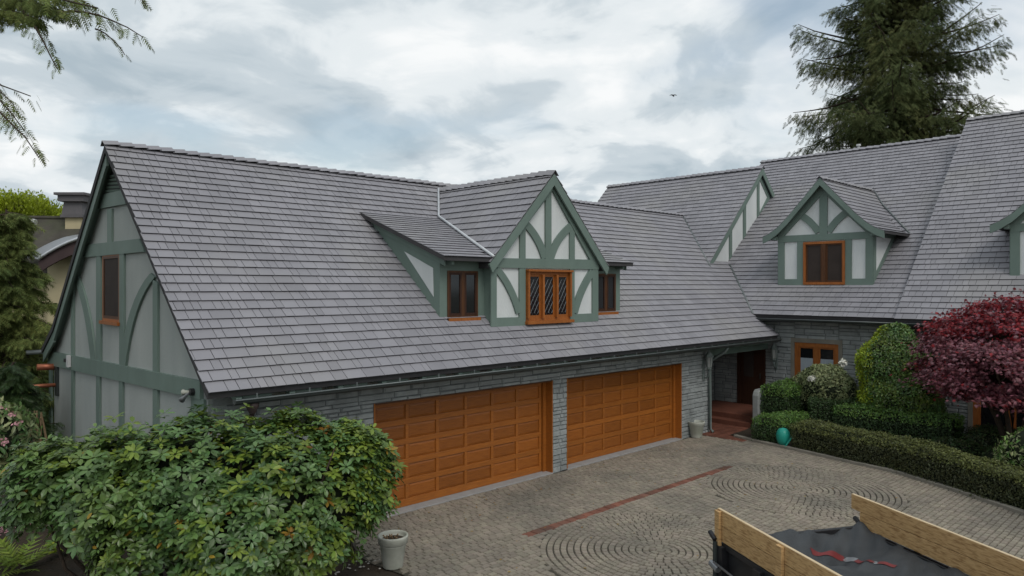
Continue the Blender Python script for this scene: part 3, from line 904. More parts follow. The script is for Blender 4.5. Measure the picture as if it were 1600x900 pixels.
# ---- dormers on the main house (identical pair)
def main_dormer(yc, px_shift):
    xd = 19.84
    hw = 1.545
    apex, tipz = 7.95, 6.08
    prof = [(0, apex), (.6, 7.28), (1.1, 6.73), (1.45, 6.4), (1.72, 6.22), (1.97, 6.11)]
    w = MB()
    pts = [(xd, yc + hw, 4.2), (xd, yc + hw, 6.25), (xd, yc + .62, 7.14), (xd, yc, 7.8), (xd, yc - .62, 7.14), (xd, yc - hw, 6.25), (xd, yc - hw, 4.2)]
    w.prism(pts, (2.6, 0, 0))
    # the far part narrows where the main roof rises above it, so it stays inside
    wall = w.build('dormer_wall', 'stucco', house)
    wall['label'] = px_shift
    f = xd - .002
    def q(y0, y1, za, zb, th=.04, name='timber'):
        MB().box((f - th, yc + min(y0, y1), za), (f, yc + max(y0, y1), zb)).build(name, 'green', wall)
    q(-hw, hw, 5.92, 6.14, .05, 'tie_beam')
    for a in (hw - .22, .66, -.9, -hw):
        q(a, a + .22, 4.42, 5.92)
    q(-hw + .22, -.9, 4.42, 4.66); q(hw - .22, .88, 4.42, 4.66)
    q(-.13, .13, 6.14, 7.7, .045)
    for s in (-1, 1):
        MB().prism([(f, yc, 7.84), (f, yc + s * .62, 7.17), (f, yc + s * hw, 6.28), (f, yc + s * hw, 6.14), (f, yc + s * (hw - .22), 6.14), (f, yc + s * .55, 6.92), (f, yc, 7.5)], (-.055, 0, 0)).build('rafter_timber', 'green', wall)
        b_ = MB()
        n = 8
        vs, fs = [], []
        for i in range(n):
            t = i / (n - 1)
            cy = (1 - t) ** 2 * .82 + 2 * t * (1 - t) * .42 + t * t * .16
            cz = (1 - t) ** 2 * 6.84 + 2 * t * (1 - t) * 6.62 + t * t * 6.2
            ddy = 2 * (1 - t) * (.42 - .82) + 2 * t * (.16 - .42); ddz = 2 * (1 - t) * (6.62 - 6.84) + 2 * t * (6.2 - 6.62)
            l = math.hypot(ddy, ddz); ny, nz = -ddz / l * .11, ddy / l * .11
            for sg in (1, -1):
                for dx in (0, -.043):
                    vs.append((f + dx, yc + s * (cy + sg * ny), cz + sg * nz))
        for i in range(n - 1):
            p = 4 * i
            fs += [(p + 1, p + 5, p + 7, p + 3), (p, p + 1, p + 5, p + 4), (p + 2, p + 3, p + 7, p + 6)]
        fs += [(0, 1, 3, 2), (4 * n - 4, 4 * n - 3, 4 * n - 1, 4 * n - 2)]
        b_.add(vs, fs).build('brace', 'green', wall)
    # cheek trims facing the court
    for s in (-1, 1):
        yy = yc + s * hw
        MB().box((xd - .02, min(yy, yy + s * .02), 4.4), (xd + .2, max(yy, yy + s * .02), 6.2)).build('timber', 'green', wall)
        MB().prism([(xd + .2, yy, 6.2), (xd + 2.3, yy, 6.2), (xd + 2.3, yy, 5.98), (xd + .2, yy, 5.98)], (0, s * .02, 0)).build('timber', 'green', wall)
        xa, xb2 = xd + .1, xd + 2.0
        MB().prism([(xa, yy, mz(xa) + .02), (xb2, yy, mz(xb2) + .02), (xb2, yy, mz(xb2) + .24), (xa, yy, mz(xa) + .24)], (0, s * .022, 0)).build('timber', 'green', wall)
    roof = MB()
    xf = xd - .3
    for s in (-1, 1):
        for (a, za), (b2, zb) in zip(prof, prof[1:]):
            roof.prism([(xf, yc + s * a, za), (xf, yc + s * b2, zb), (xf, yc + s * b2, zb - .07), (xf, yc + s * a, za - .1)], (5.0, 0, 0))
    roof = roof.build('dormer_roof', 'deck', house)
    for s in (-1, 1):
        bb = MB()
        for (a, za), (b2, zb) in zip(prof, prof[1:]):
            bb.prism([(xf - .02, yc + s * a, za + .0), (xf - .02, yc + s * b2, zb), (xf - .02, yc + s * b2, zb - .22), (xf - .02, yc + s * a, za - .24 + .02 * (a > 0))], (.05, 0, 0))
        bb.build('bargeboard', 'green', roof)
        for (a, za), (b2, zb) in zip(prof, prof[1:]):
            v = np.array([0, -s * (b2 - a), za - zb])
            if s < 0:
                O, u, wdt = (xf - .02, yc + s * b2, zb), (1, 0, 0), 4.7
            else:
                O, u, wdt = (xf + 4.7, yc + s * b2, zb), (-1, 0, 0), 4.72
            lay_shingles(roof, O, u, v, wdt, np.linalg.norm(v), lambda c: c[2] > mz(c[0]) - .12, expo=.19, th=.03)
        # bracket under the eave tip
        MB().box((xd - .24, yc + s * 1.6 - .06, 6.0), (xd + .5, yc + s * 1.6 + .06, 6.12)).build('bracket', 'green', roof)
    ridge_caps(roof, (24.0, yc, apex + .03), (xf - .03, yc, apex + .03), .12, .1)
    MB().tube([(XM + (apex - ZM) / MK, yc, apex + .05), (XM + (7.28 - ZM) / MK, yc - .62, 7.33), (XM + (6.12 - ZM) / MK, yc - 1.95, 6.16)], .03, 6).build('valley_flashing', 'gutter', roof, smooth=True)
    window((f - .01, yc + .66, 4.47), (0, -1, 0), (-1, 0, 0), 1.36, 1.42, 2, 'wood-framed dormer window with dark screens', pane='screen', fw=.08, mull=.13, sill=False, proud=.06, sash='dark_wood')
main_dormer(-1.6, 'half-timbered dormer with flared gable on the main roof')
main_dormer(-8.3, 'half-timbered dormer cut off by the right picture edge')
for xs in (dl - .012, dr_ - .004):
    MB().box((xs, YC - .04, 3.45), (xs + .016, YS + .02, 4.93)).build('timber', 'green', dormer)

# ---- front wall of painted stone
stones = []                         # (origin, u, n, w, h) lower-left corner
def stone_rect(O, u, n, w, h, avg=.3):
    O, u, n = (np.array(q, float) for q in (O, u, n))
    z = 0.0
    while z < h - .02:
        rh = random.choice((.07, .09, .11, .14))
        if h - z - rh < .06:
            rh = h - z
        s = 0.0
        while s < w - .01:
            sw = random.uniform(avg * .5, avg * 1.6)
            if w - s - sw < .1:
                sw = w - s
            stones.append((O + u * (s + sw / 2) + np.array([0, 0, z + rh / 2 + random.uniform(-.008, .008)]), u, n, sw * random.uniform(.97, 1.0), rh * random.uniform(.88, 1.04)))
            s += sw
        z += rh
DX1a, DX1b, DX2a, DX2b, XEND, DZ = 3.538, 8.474, 8.975, 13.925, 15.436, 2.2
WT = 3.05
fw_ = MB()
for a, b_, c, d in ((XW, DX1a, 0, DZ), (DX1b, DX2a, 0, DZ), (DX2b, XEND, 0, DZ)):
    fw_.box((a, 0.012, c), (b_, 0.36, d))
fw_.box((XW, 0.012, DZ), (XEND, 0.36, WT))
fw_.box((XEND - .3, .36, 0), (XEND, 2.4, WT))
front_wall = fw_.build('front_wall', 'mortar', house)
stone_rect((XW + .02, .012, 0), (1, 0, 0), (0, -1, 0), DX1a - XW - .02, DZ)
stone_rect((DX1b, .012, 0), (1, 0, 0), (0, -1, 0), DX2a - DX1b, DZ, .22)
stone_rect((DX2b, .012, 0), (1, 0, 0), (0, -1, 0), XEND - DX2b, DZ)
stone_rect((XW + .02, .012, DZ), (1, 0, 0), (0, -1, 0), XEND - XW - .02, WT - DZ, .5)
nfront = len(stones)
# main house wall and porch back wall
XMW = 19.15
mw = MB()
MWIN = ((-2.36, -.94, 1.0, 2.58), (-8.6, -6.02, .25, 2.3))       # y0,y1,z0,z1 openings
def rect_minus(y0, y1, z0, z1):
    cuts = sorted(MWIN)
    y = y0
    out = []
    for a, b_, c, d in cuts:
        out += [(y, a, z0, z1), (a, b_, z0, c), (a, b_, d, z1)]
        y = b_
    out.append((y, y1, z0, z1))
    return out
for a, b_, c, d in rect_minus(-12.3, .12, 0, 3.45):
    mw.box((XMW + .012, a, c), (XMW + .3, b_, d))
mw.box((XMW + .012, 1.02, 0), (XMW + .3, 2.6, 3.45))
mw.box((XMW + .012, .12, 2.45), (XMW + .3, 1.02, 3.45))
mw.box((XEND, 2.02, 0), (XMW + .3, 2.4, 3.2))
mw.box((XEND - .2, .05, 2.62), (XMW, 2.1, 2.7))  # porch ceiling, added to darken the recess
main_wall = mw.build('main_wall', 'mortar', house)
for a, b_, c, d in rect_minus(-12.3, .12, 0, 3.45):
    stone_rect((XMW + .012, b_, c), (0, -1, 0), (-1, 0, 0), b_ - a, d - c, .5)
stone_rect((XEND, 2.02, 0), (1, 0, 0), (0, -1, 0), XMW - XEND, 3.2, .5)
stone_rect((XMW + .012, 2.0, 0), (0, -1, 0), (-1, 0, 0), .96, 3.3, .4)

FS = FR.copy()
def pieces(items, template, faces, mat, single_parent, name, field_parent_fn, nsing=300, visible=None):
    pass
# stones: the 300 that show largest become pieces of their own
P = np.array([s[0] for s in stones]); U = np.array([s[1] for s in stones]); NN = np.array([s[2] for s in stones])
SZ = np.array([(s[3] - .012, s[4] - .012, .012 + random.uniform(.002, .02)) for s in stones])
px_, py_, pd_ = project(P)
fac = np.abs(np.einsum('ij,ij->i', NN, (P - CAM))) / pd_ ** 3
area = SZ[:, 0] * SZ[:, 1] * fac
vis = (px_ > 5) & (px_ < 1590) & ~((px_ < 612) & (py_ > 655)) & (np.arange(len(stones)) < nfront) & (P[:, 2] < 2.72)
order = np.argsort(np.where(vis, -area, 0))
nvis = min(300, int(vis.sum()))
sing = set(order[:nvis].tolist())
ZUP = np.cross(NN, U)               # column frames: X=u, Z=n
stone_me = unit_mesh('stone', FR, FR_F, 'stone')
for i in sorted(sing):
    M = frames(U[i:i + 1], NN[i:i + 1])[0]
    put_unit(stone_me, 'stone', P[i], M, SZ[i], front_wall)
rest = np.array([i for i in range(nfront) if i not in sing])
V, F = scatter(FR, FR_F, P[rest], U[rest], NN[rest], SZ[rest])
np_mesh('stone_field', V, F, 'stone', front_wall, 'stuff')
rest = np.arange(nfront, len(stones))
V, F = scatter(FR, FR_F, P[rest], U[rest], NN[rest], SZ[rest])
np_mesh('stone_field', V, F, 'stone', main_wall, 'stuff')

# ---- shingles: the 300 that show largest become pieces of their own
P = np.array([s[1] for s in ALLSH]); SZ = np.array([s[3] for s in ALLSH])
U = np.array([s[4][0] for s in ALLSH]); VV = np.array([s[4][1] for s in ALLSH]); NN = np.cross(U, VV)
px_, py_, pd_ = project(P)
fac = np.einsum('ij,ij->i', NN, (CAM - P)) / pd_ ** 3
area = SZ[:, 0] * SZ[:, 1] * np.maximum(fac, 0)
indorm = np.array([s[0].name == 'garage_roof' for s in ALLSH]) & (P[:, 0] > 5.4) & (P[:, 0] < 11.8) & (P[:, 1] > .25)
vis = (px_ > 5) & (px_ < 1595) & ~((px_ < 612) & (py_ > 650)) & ~indorm
order = np.argsort(np.where(vis, -area, 0))
sing = set(order[:300].tolist())
for i in sorted(sing):
    par, pos, M, sz, _ = ALLSH[i]
    put_unit(shingle_me, 'shingle', pos, M, sz, par)
byp = {}
for i, s in enumerate(ALLSH):
    if i not in sing:
        byp.setdefault(s[0].name, (s[0], []))[1].append(i)
for nm, (par, idx) in byp.items():
    idx = np.array(idx)
    V, F = scatter(SH, SH_F, P[idx], U[idx], NN[idx], SZ[idx])
    np_mesh('shingle_field', V, F, 'shingle', par, 'stuff', mat2='shingle_butt_shade', mi=np.tile([0, 1, 0, 0, 1], len(idx)))

# ---- garage doors: rails, stiles and 30 raised panels each
def garage_door(xa, xb, label):
    yd = .24
    d = MB().box((xa + .12, yd + .03, .03), (xb - .12, yd + .07, DZ - .02)).build('garage_door', 'door_panel', house)
    d['label'] = label
    x0, x1 = xa + .13, xb - .13
    nc, nr = 6, 5
    rail, stile = .11, .075
    z0, z1 = .03, DZ - .03
    ph = (z1 - z0 - rail * (nr + 1) - .04) / nr
    pw = (x1 - x0 - stile * (nc + 1)) / nc
    z = z0
    for r in range(nr + 1):
        h = rail + (.04 if r == 0 else 0)
        bevel(MB().box((x0, yd, z), (x1, yd + .03, z + h)).build('rail', 'door_wood', d), .006)
        z += h
        if r < nr:
            for c in range(nc + 1):
                xs = x0 + c * (pw + stile)
                bevel(MB().box((xs, yd + .003, z), (xs + stile, yd + .03, z + ph)).build('stile', 'door_wood', d), .006)
                if c < nc:
                    px0, px1, pz0, pz1 = xs + stile, xs + stile + pw, z, z + ph
                    b_ = .05
                    p = MB().add([(px0, yd + .026, pz0), (px1, yd + .026, pz0), (px1, yd + .026, pz1), (px0, yd + .026, pz1),
                                  (px0 + b_, yd + .013, pz0 + b_), (px1 - b_, yd + .013, pz0 + b_), (px1 - b_, yd + .013, pz1 - b_), (px0 + b_, yd + .013, pz1 - b_)],
                                 [(4, 5, 6, 7), (0, 1, 5, 4), (1, 2, 6, 5), (2, 3, 7, 6), (3, 0, 4, 7)])
                    p.build('panel', 'door_panel', d)
            z += ph
    for s, xj in ((0, xa), (1, xb)):
        a, b_ = (xj - .002, xj + .12) if s == 0 else (xj - .12, xj + .002)
        j = MB().box((xj if s == 0 else xj - .025, -.005, 0), (xj + .025 if s == 0 else xj, .3, DZ))
        j.box((a, yd - .05, 0), (b_, yd + .06, DZ))
        j.build('door_jamb', 'door_wood', house)
    MB().box((xa, .0, DZ - .03), (xb, .3, DZ)).build('door_head', 'dark_wood', house)
    tag(bevel(MB().box((xa + .002, -.03, -.05), (xb - .002, .34, .028)).build('threshold', 'concrete', house), .008))
garage_door(DX1a, DX1b, 'wooden panelled garage door partly behind the big rhododendron')
garage_door(DX2a, DX2b, 'wooden panelled garage door beside the porch')

# ---- eaves: rafter tails, gutter with brackets, downspouts
x = .7
while x < 18.6:
    MB().prism([(x, .0, gz(0) - .18), (x, YE + .06, ZE - .13), (x, YE + .06, ZE - .24), (x, .0, gz(0) - .42)], (.1, 0, 0)).build('rafter_tail', 'green', house)
    if int((x - .7) / .9) % 1 == 0:
        MB().box((x + .14, YE + .12, ZE - .24), (x + .62, YE + .16, ZE - .12)).build('eave_blocking', 'green', house)
    x += .9
def gutter(path, parent=house):
    b_ = MB()
    P_ = [np.array(p, float) for p in path]
    d = P_[1] - P_[0]; d /= np.linalg.norm(d)
    side = np.cross(d, (0, 0, 1))
    sec = [(-.068, .0), (-.06, -.045), (-.03, -.075), (.03, -.075), (.06, -.045), (.068, 0), (.06, 0), (.05, -.04), (.025, -.064), (-.025, -.064), (-.05, -.04), (-.06, 0)]
    vs = []
    for p in P_:
        vs += [p + side * a + np.array([0, 0, c]) for a, c in sec]
    n = len(sec)
    fs = [(k, (k + 1) % n, (k + 1) % n + n, k + n) for k in range(n)] + [tuple(range(n))[::-1], tuple(range(n, 2 * n))]
    b_.add(vs, fs)
    o = b_.build('gutter', 'dark_metal', parent)
    MB().tube([p - side * .062 * 0 + side * .066 for p in P_], .014, 6).build('gutter_lip', 'gutter', o, smooth=True)
    return o
gt1 = gutter([(.62, YE - .06, ZE - .145), (18.75, YE - .06, ZE - .12)])
x = .95
while x < 18.6:
    MB().box((x, YE - .118, ZE - .15), (x + .025, YE - .105, ZE - .06)).build('gutter_bracket', 'gutter', gt1)
    x += .9
gt2 = gutter([(XM - .06, .2, ZM - .12), (XM - .06, -4.3, ZM - .13)])
gt3 = gutter([(EX3 - .06, -4.3, EZ3 - .12), (EX3 - .06, -12, EZ3 - .14)])
# downspout by the porch and the funnel head near the gable corner
dsp = MB().tube([(15.5, YE - .03, ZE - .2), (15.5, YE + .05, ZE - .33), (15.36, -.12, 2.2), (15.33, -.09, 2.05), (15.33, -.09, .12), (15.33, -.2, .05)], .045, 8)
dsp.build('downspout', 'lantern_metal', house, smooth=True)
MB().lathe([(.035, 0), (.05, .03), (.1, .13), (.11, .2)], (.95, YE + .03, ZE - .42), 10).build('gutter_funnel', 'aged_copper', house, smooth=True)
MB().tube([(.95, YE + .03, ZE - .42), (.95, -.1, 2.15), (.95, -.07, .1)], .04, 8).build('downspout', 'aged_copper', house, smooth=True)
# copper gutter ends at the back corner of the gable
for (yy, zz, l, r) in ((10.15, 2.32, .42, .085), (9.95, 1.87, .85, .05)):
    MB().tube([(XW + .1, yy, zz), (XW - l, yy, zz + .02)], r, 10).build('copper_gutter_end', 'copper', house, smooth=True)
MB().box((XW - .06, 9.8, 1.6), (XW - .003, 10.02, 2.5)).build('gutter_board', 'dark_metal', house)
MB().tube([(XG - .3, 10.78, 2.68), (XG + 3, 10.78, 2.68)], .06, 8).build('gutter', 'gutter', house, smooth=True)

# ---- porch: entry door, steps, landing
step_y0, step_y1 = -.72, 2.02
MB().box((14.84, -1.42, -.05), (16.82, 2.02, .012)).build('porch_floor', 'joint', house)
tile_me = unit_mesh('floor_tile', FR, FR_F, 'tile_red')
fl_p = [o for o in house.children if o.name.startswith('porch_floor')][0]
for i in range(7):
    for j in range(10):
        xx, yy = 14.86 + (i + .5) * .278, -1.41 + (j + .5) * .284
        put_unit(tile_me, 'floor_tile', (xx, yy, .012), np.eye(3), (.27, .276, .012), fl_p)
for k, (xs, zt) in enumerate(((16.82, .17), (17.14, .34))):
    st = bevel(MB().box((xs, step_y0, -.05), (XMW + .01 if k else 17.5, step_y1, zt)).build('step', 'tile_red', house), .02)
MB().box((XMW, .14, .34), (XMW + .06, 1.0, 2.44)).build('entry_door', 'entry_wood', house)
MB().box((XEND, -.02, 2.3), (XMW, .14, 2.62)).build('porch_shade_beam', 'green', house)  # beam added to keep skylight out of the porch
ed = [o for o in house.children if o.name.startswith('entry_door')][0]
MB().box((XMW - .012, .5, 1.3), (XMW - .002, .86, 2.2)).build('pane', 'screen', ed)
for a, b_ in ((.06, .16), (.98, 1.1)):
    MB().box((XMW - .04, a, .34), (XMW + .05, b_, 2.5)).build('door_casing', 'entry_wood', ed)
MB().tube([(XMW - .06, .24, 1.25), (XMW - .06, .24, 1.45)], .015, 6).build('handle', 'dark_metal', ed)
# main house ground-floor windows with concrete surrounds
for (a, b_, c, d), ns, lb in zip(MWIN, (2, 3), ('two-light wooden window above the white-flowered shrub', 'tall wooden windows behind the red maple')):
    sr = MB()
    for (p, q, r, s) in ((a - .12, a, c, d + .14), (b_, b_ + .12, c, d + .14), (a, b_, d, d + .14)):
        sr.box((XMW - .03, p, r), (XMW + .15, q, s))
    sr.build('window_surround', 'kerb_mat', house)
    window((XMW + .05, b_ - .0, c), (0, -1, 0), (-1, 0, 0), b_ - a, d - c, ns, lb, fw=.13, mull=.14, sill=False, proud=.05, pane='glass', blind=.72 if ns == 2 else None)

# ================================================================== THINGS on and by the house
def wall_lantern(base, n, label):
    base, n = np.array(base, float), np.array(n, float)
    t = thing('wall_lantern', base, label, 'lantern', 'cast wall lanterns by the porch')
    c = base + n * .2
    MB().lathe([(.02, .0), (.07, .02), (.075, .05), (.05, .08)], c + (0, 0, -.02), 8).build('base_ring', 'lantern_metal', t)
    MB().lathe([(.07, .0), (.1, .3)], c + (0, 0, .06), 6).build('lantern_body', 'lantern_glass', t)
    MB().lathe([(.125, 0), (.13, .03), (.07, .12), (.045, .16), (.03, .2), (.008, .26)], c + (0, 0, .36), 6).build('cap', 'lantern_metal', t)
    fr = MB()
    for k in range(6):
        q = 2 * math.pi * k / 6
        fr.tube([c + (.072 * math.cos(q), .072 * math.sin(q), .06), c + (.104 * math.cos(q), .104 * math.sin(q), .37)], .009, 4)
    fr.build('frame', 'lantern_metal', t)
    MB().tube([base + (0, 0, -.22), base + n * .1 + (0, 0, -.27), base + n * .19 + (0, 0, -.17), c + (0, 0, 0)], [.02, .028, .03, .02], 7).build('scroll_arm', 'lantern_metal', t, smooth=True)
    MB().tube([base + (0, 0, -.32), base + (0, 0, .28)], .05, 6).build('back_plate', 'lantern_metal', t)
    MB().lathe([(.005, 0), (.03, .03), (.02, .07)], c + (0, 0, -.24) - n * .02, 7).build('finial', 'lantern_metal', t)
wall_lantern((15.05, -.02, 1.95), (0, -1, 0), 'grey cast lantern on the stone wall beside the right garage door')
wall_lantern((XMW, -.32, 1.95), (-1, 0, 0), 'grey cast lantern on the main house wall left of the window')

def pot(loc, r, h, label, soil=True):
    t = thing('flower_pot', loc, label, 'pot', 'pale planters on the drive')
    x, y, z = loc
    MB().lathe([(r * .64, 0), (r * .66, .01), (r * .86, h * .68), (r * .9, h * .7), (r * .92, h * .72), (r * .9, h * .745), (r * .98, h * .76), (r, h * .93), (r * 1.03, h * .97), (r * 1.0, h), (r * .9, h), (r * .86, h * .95), (r * .82, h * .8)], (x, y, z), 36).build('pot_body', 'pot', t, smooth=True)
    b_ = MB()
    n = 20
    b_.v.append((x, y, z + h * .86))
    for rr in (.45, .84):
        for k in range(n):
            q = 2 * math.pi * k / n
            b_.v.append((x + r * rr * math.cos(q), y + r * rr * math.sin(q), z + h * (.86 + random.uniform(-.02, .03)) if rr < .8 else z + h * .85))
    for k in range(n):
        k2 = (k + 1) % n
        b_.f += [(0, 1 + k, 1 + k2), (1 + k, 1 + n + k, 1 + n + k2, 1 + k2)]
    b_.build('potting_soil', 'soil', t)
    return t
pl_ = at_z(614, 885, 0)
p1t = pot((pl_[0], pl_[1], 0), .235, .5, 'pale green-grey planter with bare soil beside the big rhododendron')
sb = MB()
for k in range(9):
    q = random.uniform(0, 6.28); rr = random.uniform(.02, .13)
    b0 = np.array([pl_[0] + rr * math.cos(q), pl_[1] + rr * math.sin(q), .42])
    sb.tube([b0, b0 + (random.uniform(-.05, .05), random.uniform(-.05, .05), random.uniform(.03, .09))], .012, 5)
sb.build('dry_stub', 'bark_dead', p1t)
pl_ = at_z(1088, 684, 0)
pot((pl_[0], pl_[1] , .02), .24, .46, 'cream planter standing against the wall beside the porch')
# low white wall end by the steps
lw = MB()
lw.prism([(16.75, -.9, 0), (16.75, -.9, 1.05), (16.8, -.9, 1.17), (16.9, -.9, 1.23), (19.0, -.9, 1.23), (19.0, -.9, 0)], (0, .2, 0))
tag(bevel(lw.build('low_wall', 'white_plaster'), .03, 3), 'low pale plaster wall with rounded end beside the porch steps', 'wall')
# dark slatted rack on the landing
rk = thing('boot_rack', (17.75, 1.82, .34), 'dark slatted rack on the porch landing', 'rack')
for k in range(4):
    MB().box((17.35, 1.65, .42 + k * .14), (18.2, 1.98, .46 + k * .14)).build('slat', 'black_steel', rk)
for xx in (17.33, 18.2):
    MB().box((xx, 1.65, .34), (xx + .04, 1.98, .95)).build('side_panel', 'black_steel', rk)
# teal watering can
c0 = at_z(1222, 700, 0)
cx, cy = c0[0] + .1, c0[1] + .02
wc = thing('watering_can', (cx, cy, 0.03), 'round teal plastic can with slanting spout beside the low hedge', 'watering can')
MB().lathe([(.08, 0), (.13, .05), (.175, .16), (.185, .28), (.16, .38), (.1, .45), (.02, .475)], (cx, cy, .06), 22).build('can_body', 'teal', wc, smooth=True)
rr_ = np.array([RGT[0], RGT[1], 0])
MB().tube([np.array([cx, cy, .0]) + rr_ * -.04 - np.array(FWD) * .2 + (0, 0, .04), np.array([cx, cy, .3]) + rr_ * .2 - np.array(FWD) * .12], [.022, .03], 8).build('spout', 'teal', wc, smooth=True)
# security lights on the gable
fl_y, fl_z = at_x(110, 564, XW - .06)
sl = thing('flood_light', (XW - .06, fl_y, fl_z - .15), 'small white and black flood light on the gable tie beam', 'light')
MB().box((XW - .14, fl_y - .09, fl_z - .14), (XW - .07, fl_y + .06, fl_z + .14)).build('housing', 'white_plastic', sl)
MB().box((XW - .16, fl_y + .06, fl_z - .03), (XW - .08, fl_y + .2, fl_z + .05)).build('lamp_head', 'black_steel', sl)
fl_y, fl_z = at_x(303, 612, XW - .06)
sl = thing('spot_light', (XW - .06, fl_y, fl_z - .15), 'twin spot light on the green corner post under the eave', 'light')
MB().tube([(XW - .05, fl_y, fl_z), (XW - .13, fl_y, fl_z)], .06, 10).build('mount', 'black_steel', sl)
for dy, dz, m in ((.12, .02, 'pot'), (.2, -.14, 'bare_steel')):
    a = np.array([XW - .13, fl_y + .02, fl_z]); b_ = np.array([XW - .17, fl_y + dy * .6 + .02, fl_z + dz * .6 - .02])
    MB().tube([a, b_, b_ + (b_ - a) * .4], [.022, .035, .052], 10).build('lamp_head', m, sl, smooth=True)
# small vents on the main ridge
for i, (pxx, pyy, h) in enumerate(((1340, 228, .26), (1389, 225, .12), (1480, 217, .14))):
    yy = at_x(pxx, pyy, MRX)[0]
    o = MB().lathe([(.05, 0), (.05, h * .7), (.09, h * .72), (.08, h)], (MRX + .1, yy, mz(MRX) - .02), 10).build('roof_vent', 'white_plastic', house)

# ================================================================== TRAILER with wooden side boards
TO = np.array([3.91, -6.98, 0.0]); TA = np.array([-.487, -.873, 0.0]); TB = np.array([.873, -.487, 0.0]); TZ = np.array([0, 0, 1.0])
TW, TL = 2.06, 4.4
trailer = thing('dump_trailer', TO + TA * 2.2 + TB * 1.0, 'black dump trailer with pine side boards parked on the cobbled drive', 'trailer')
def tbox(a0, a1, b0, b1, z0, z1, name, mat, bev=0):
    p = [TO + TA * a + TB * b_ + TZ * z0 for a, b_ in ((a0, b0), (a1, b0), (a1, b1), (a0, b1))]
    o = MB().prism(p, TZ * (z1 - z0)).build(name, mat, trailer)
    return bevel(o, bev) if bev else o
BT = 1.70                               # top of the boards
for side in (0, 1):
    b0 = 0 if side == 0 else TW - .045
    off = 0 if side == 0 else .1
    bd = tbox(-.02 - off, TL - off, b0, b0 + .04, BT - .185, BT, 'side_board', 'pine', .004)
    tbox(.06 - off * .3, TL - off, b0 + .002, b0 + .042, BT - .375, BT - .191, 'side_board', 'pine', .004)
    e = TO + TA * -.018 + TB * b0
    p = [TO + TA * a + TB * b_ + TZ * (BT + .001) for a, b_ in ((-.02 - off, b0 + .003), (TL - off, b0 + .003), (TL - off, b0 + .037), (-.02 - off, b0 + .037))]
    MB().prism(p, TZ * .004).build('sawn_edge', 'pine_edge', trailer)
    # steel side below
    tbox(.05, TL, b0 + (.05 if side == 0 else -.03), b0 + (.075 if side == 0 else -.005), .62, BT - .39, 'side_panel', 'black_steel')
    tbox(.03, TL, b0 + .01 - .05 * side, b0 + .09 - .05 * side, BT - .46, BT - .39, 'top_rail', 'black_steel', .01)
    for k in range(6):
        a = .08 + k * .78
        ap = .04 + k * 1.22
        s0 = b0 - .035 if side == 0 else b0 + .042
        if side == 0:
            ap < TL and tbox(ap - .06, ap + .04, -.04, -.001, BT - .5, BT - .012, 'board_post', 'pine', .004)
            tbox(a - .07, a + .07, -.045, .05, .6, BT - .42, 'stake', 'black_steel', .006)
        else:
            tbox(a, a + .1, TW, TW + .04, BT - .5, BT - .012, 'board_post', 'pine', .004)
            tbox(a, a + .1, TW - .04, TW + .05, .6, BT - .42, 'stake', 'black_steel', .006)
tbox(0.05, TL, .0, TW, .55, .63, 'bed_floor', 'black_steel')
tbox(0.02, .08, .06, TW - .06, .62, BT - .36, 'tailgate', 'black_steel', .01)
tbox(TL - .05, TL, .0, TW, .62, BT - .3, 'front_panel', 'black_steel', .01)
# hinge hardware and tie bar
for bb in (-.06, TW - .02):
    p = TO + TA * .03 + TB * bb + TZ * (BT - .36)
    MB().tube([p, p - TA * .12 + TZ * .06], .03, 8).build('hinge', 'black_steel', trailer)
    MB().tube([p + TZ * -.02, p + TZ * -.55], .028, 8).build('hinge_post', 'dark_metal', trailer)
p = TO + TA * .05 + TB * -.09 + TZ * (BT - .62)
MB().tube([p, p + TA * 2.6 + TZ * -.12], .014, 7).build('tie_bar', 'bare_steel', trailer, smooth=True)
MB().tube([p - TA * .06 + TZ * -.03, p + TA * .1 + TZ * -.06], .04, 8).build('tie_bar_bracket', 'bare_steel', trailer)
for side in (0, 1):
    for a in (1.75, 2.65):
        cB = -.12 if side == 0 else TW + .12
        c = TO + TA * a + TB * cB + TZ * .36
        w = MB()
        n = 28
        vs, fs = [], []
        for (o, r) in ((-.11, .2), (-.11, .33), (-.08, .36), (.08, .36), (.11, .33), (.11, .2)):
            for k in range(n):
                q = 2 * math.pi * k / n
                vs.append(c + TB * o + (TA * math.cos(q) + TZ * math.sin(q)) * r)
        for i in range(5):
            for k in range(n):
                fs.append((i * n + k, i * n + (k + 1) % n, (i + 1) * n + (k + 1) % n, (i + 1) * n + k))
        wh = w.add(vs, fs).build('wheel', 'black_steel', trailer, smooth=True)
        MB().tube([c - TB * .07, c + TB * .07], .205, 20).build('rim', 'bare_steel', wh)
    cB0, cB1 = (-.26, -.005) if side == 0 else (TW + .005, TW + .26)
    tbox(1.25, 3.15, cB0, cB1, .78, .8, 'fender', 'black_steel', .008)
tbox(.3, TL, .35, .5, .42, .55, 'chassis_rail', 'black_steel'); tbox(.3, TL, TW - .5, TW - .35, .42, .55, 'chassis_rail', 'black_steel')
for bb in (.45, TW - .45):
    p = TO + TA * TL + TB * bb + TZ * .48
    MB().tube([p, TO + TA * (TL + 1.3) + TB * TW / 2 + TZ * .48], .05, 8).build('drawbar', 'black_steel', trailer)

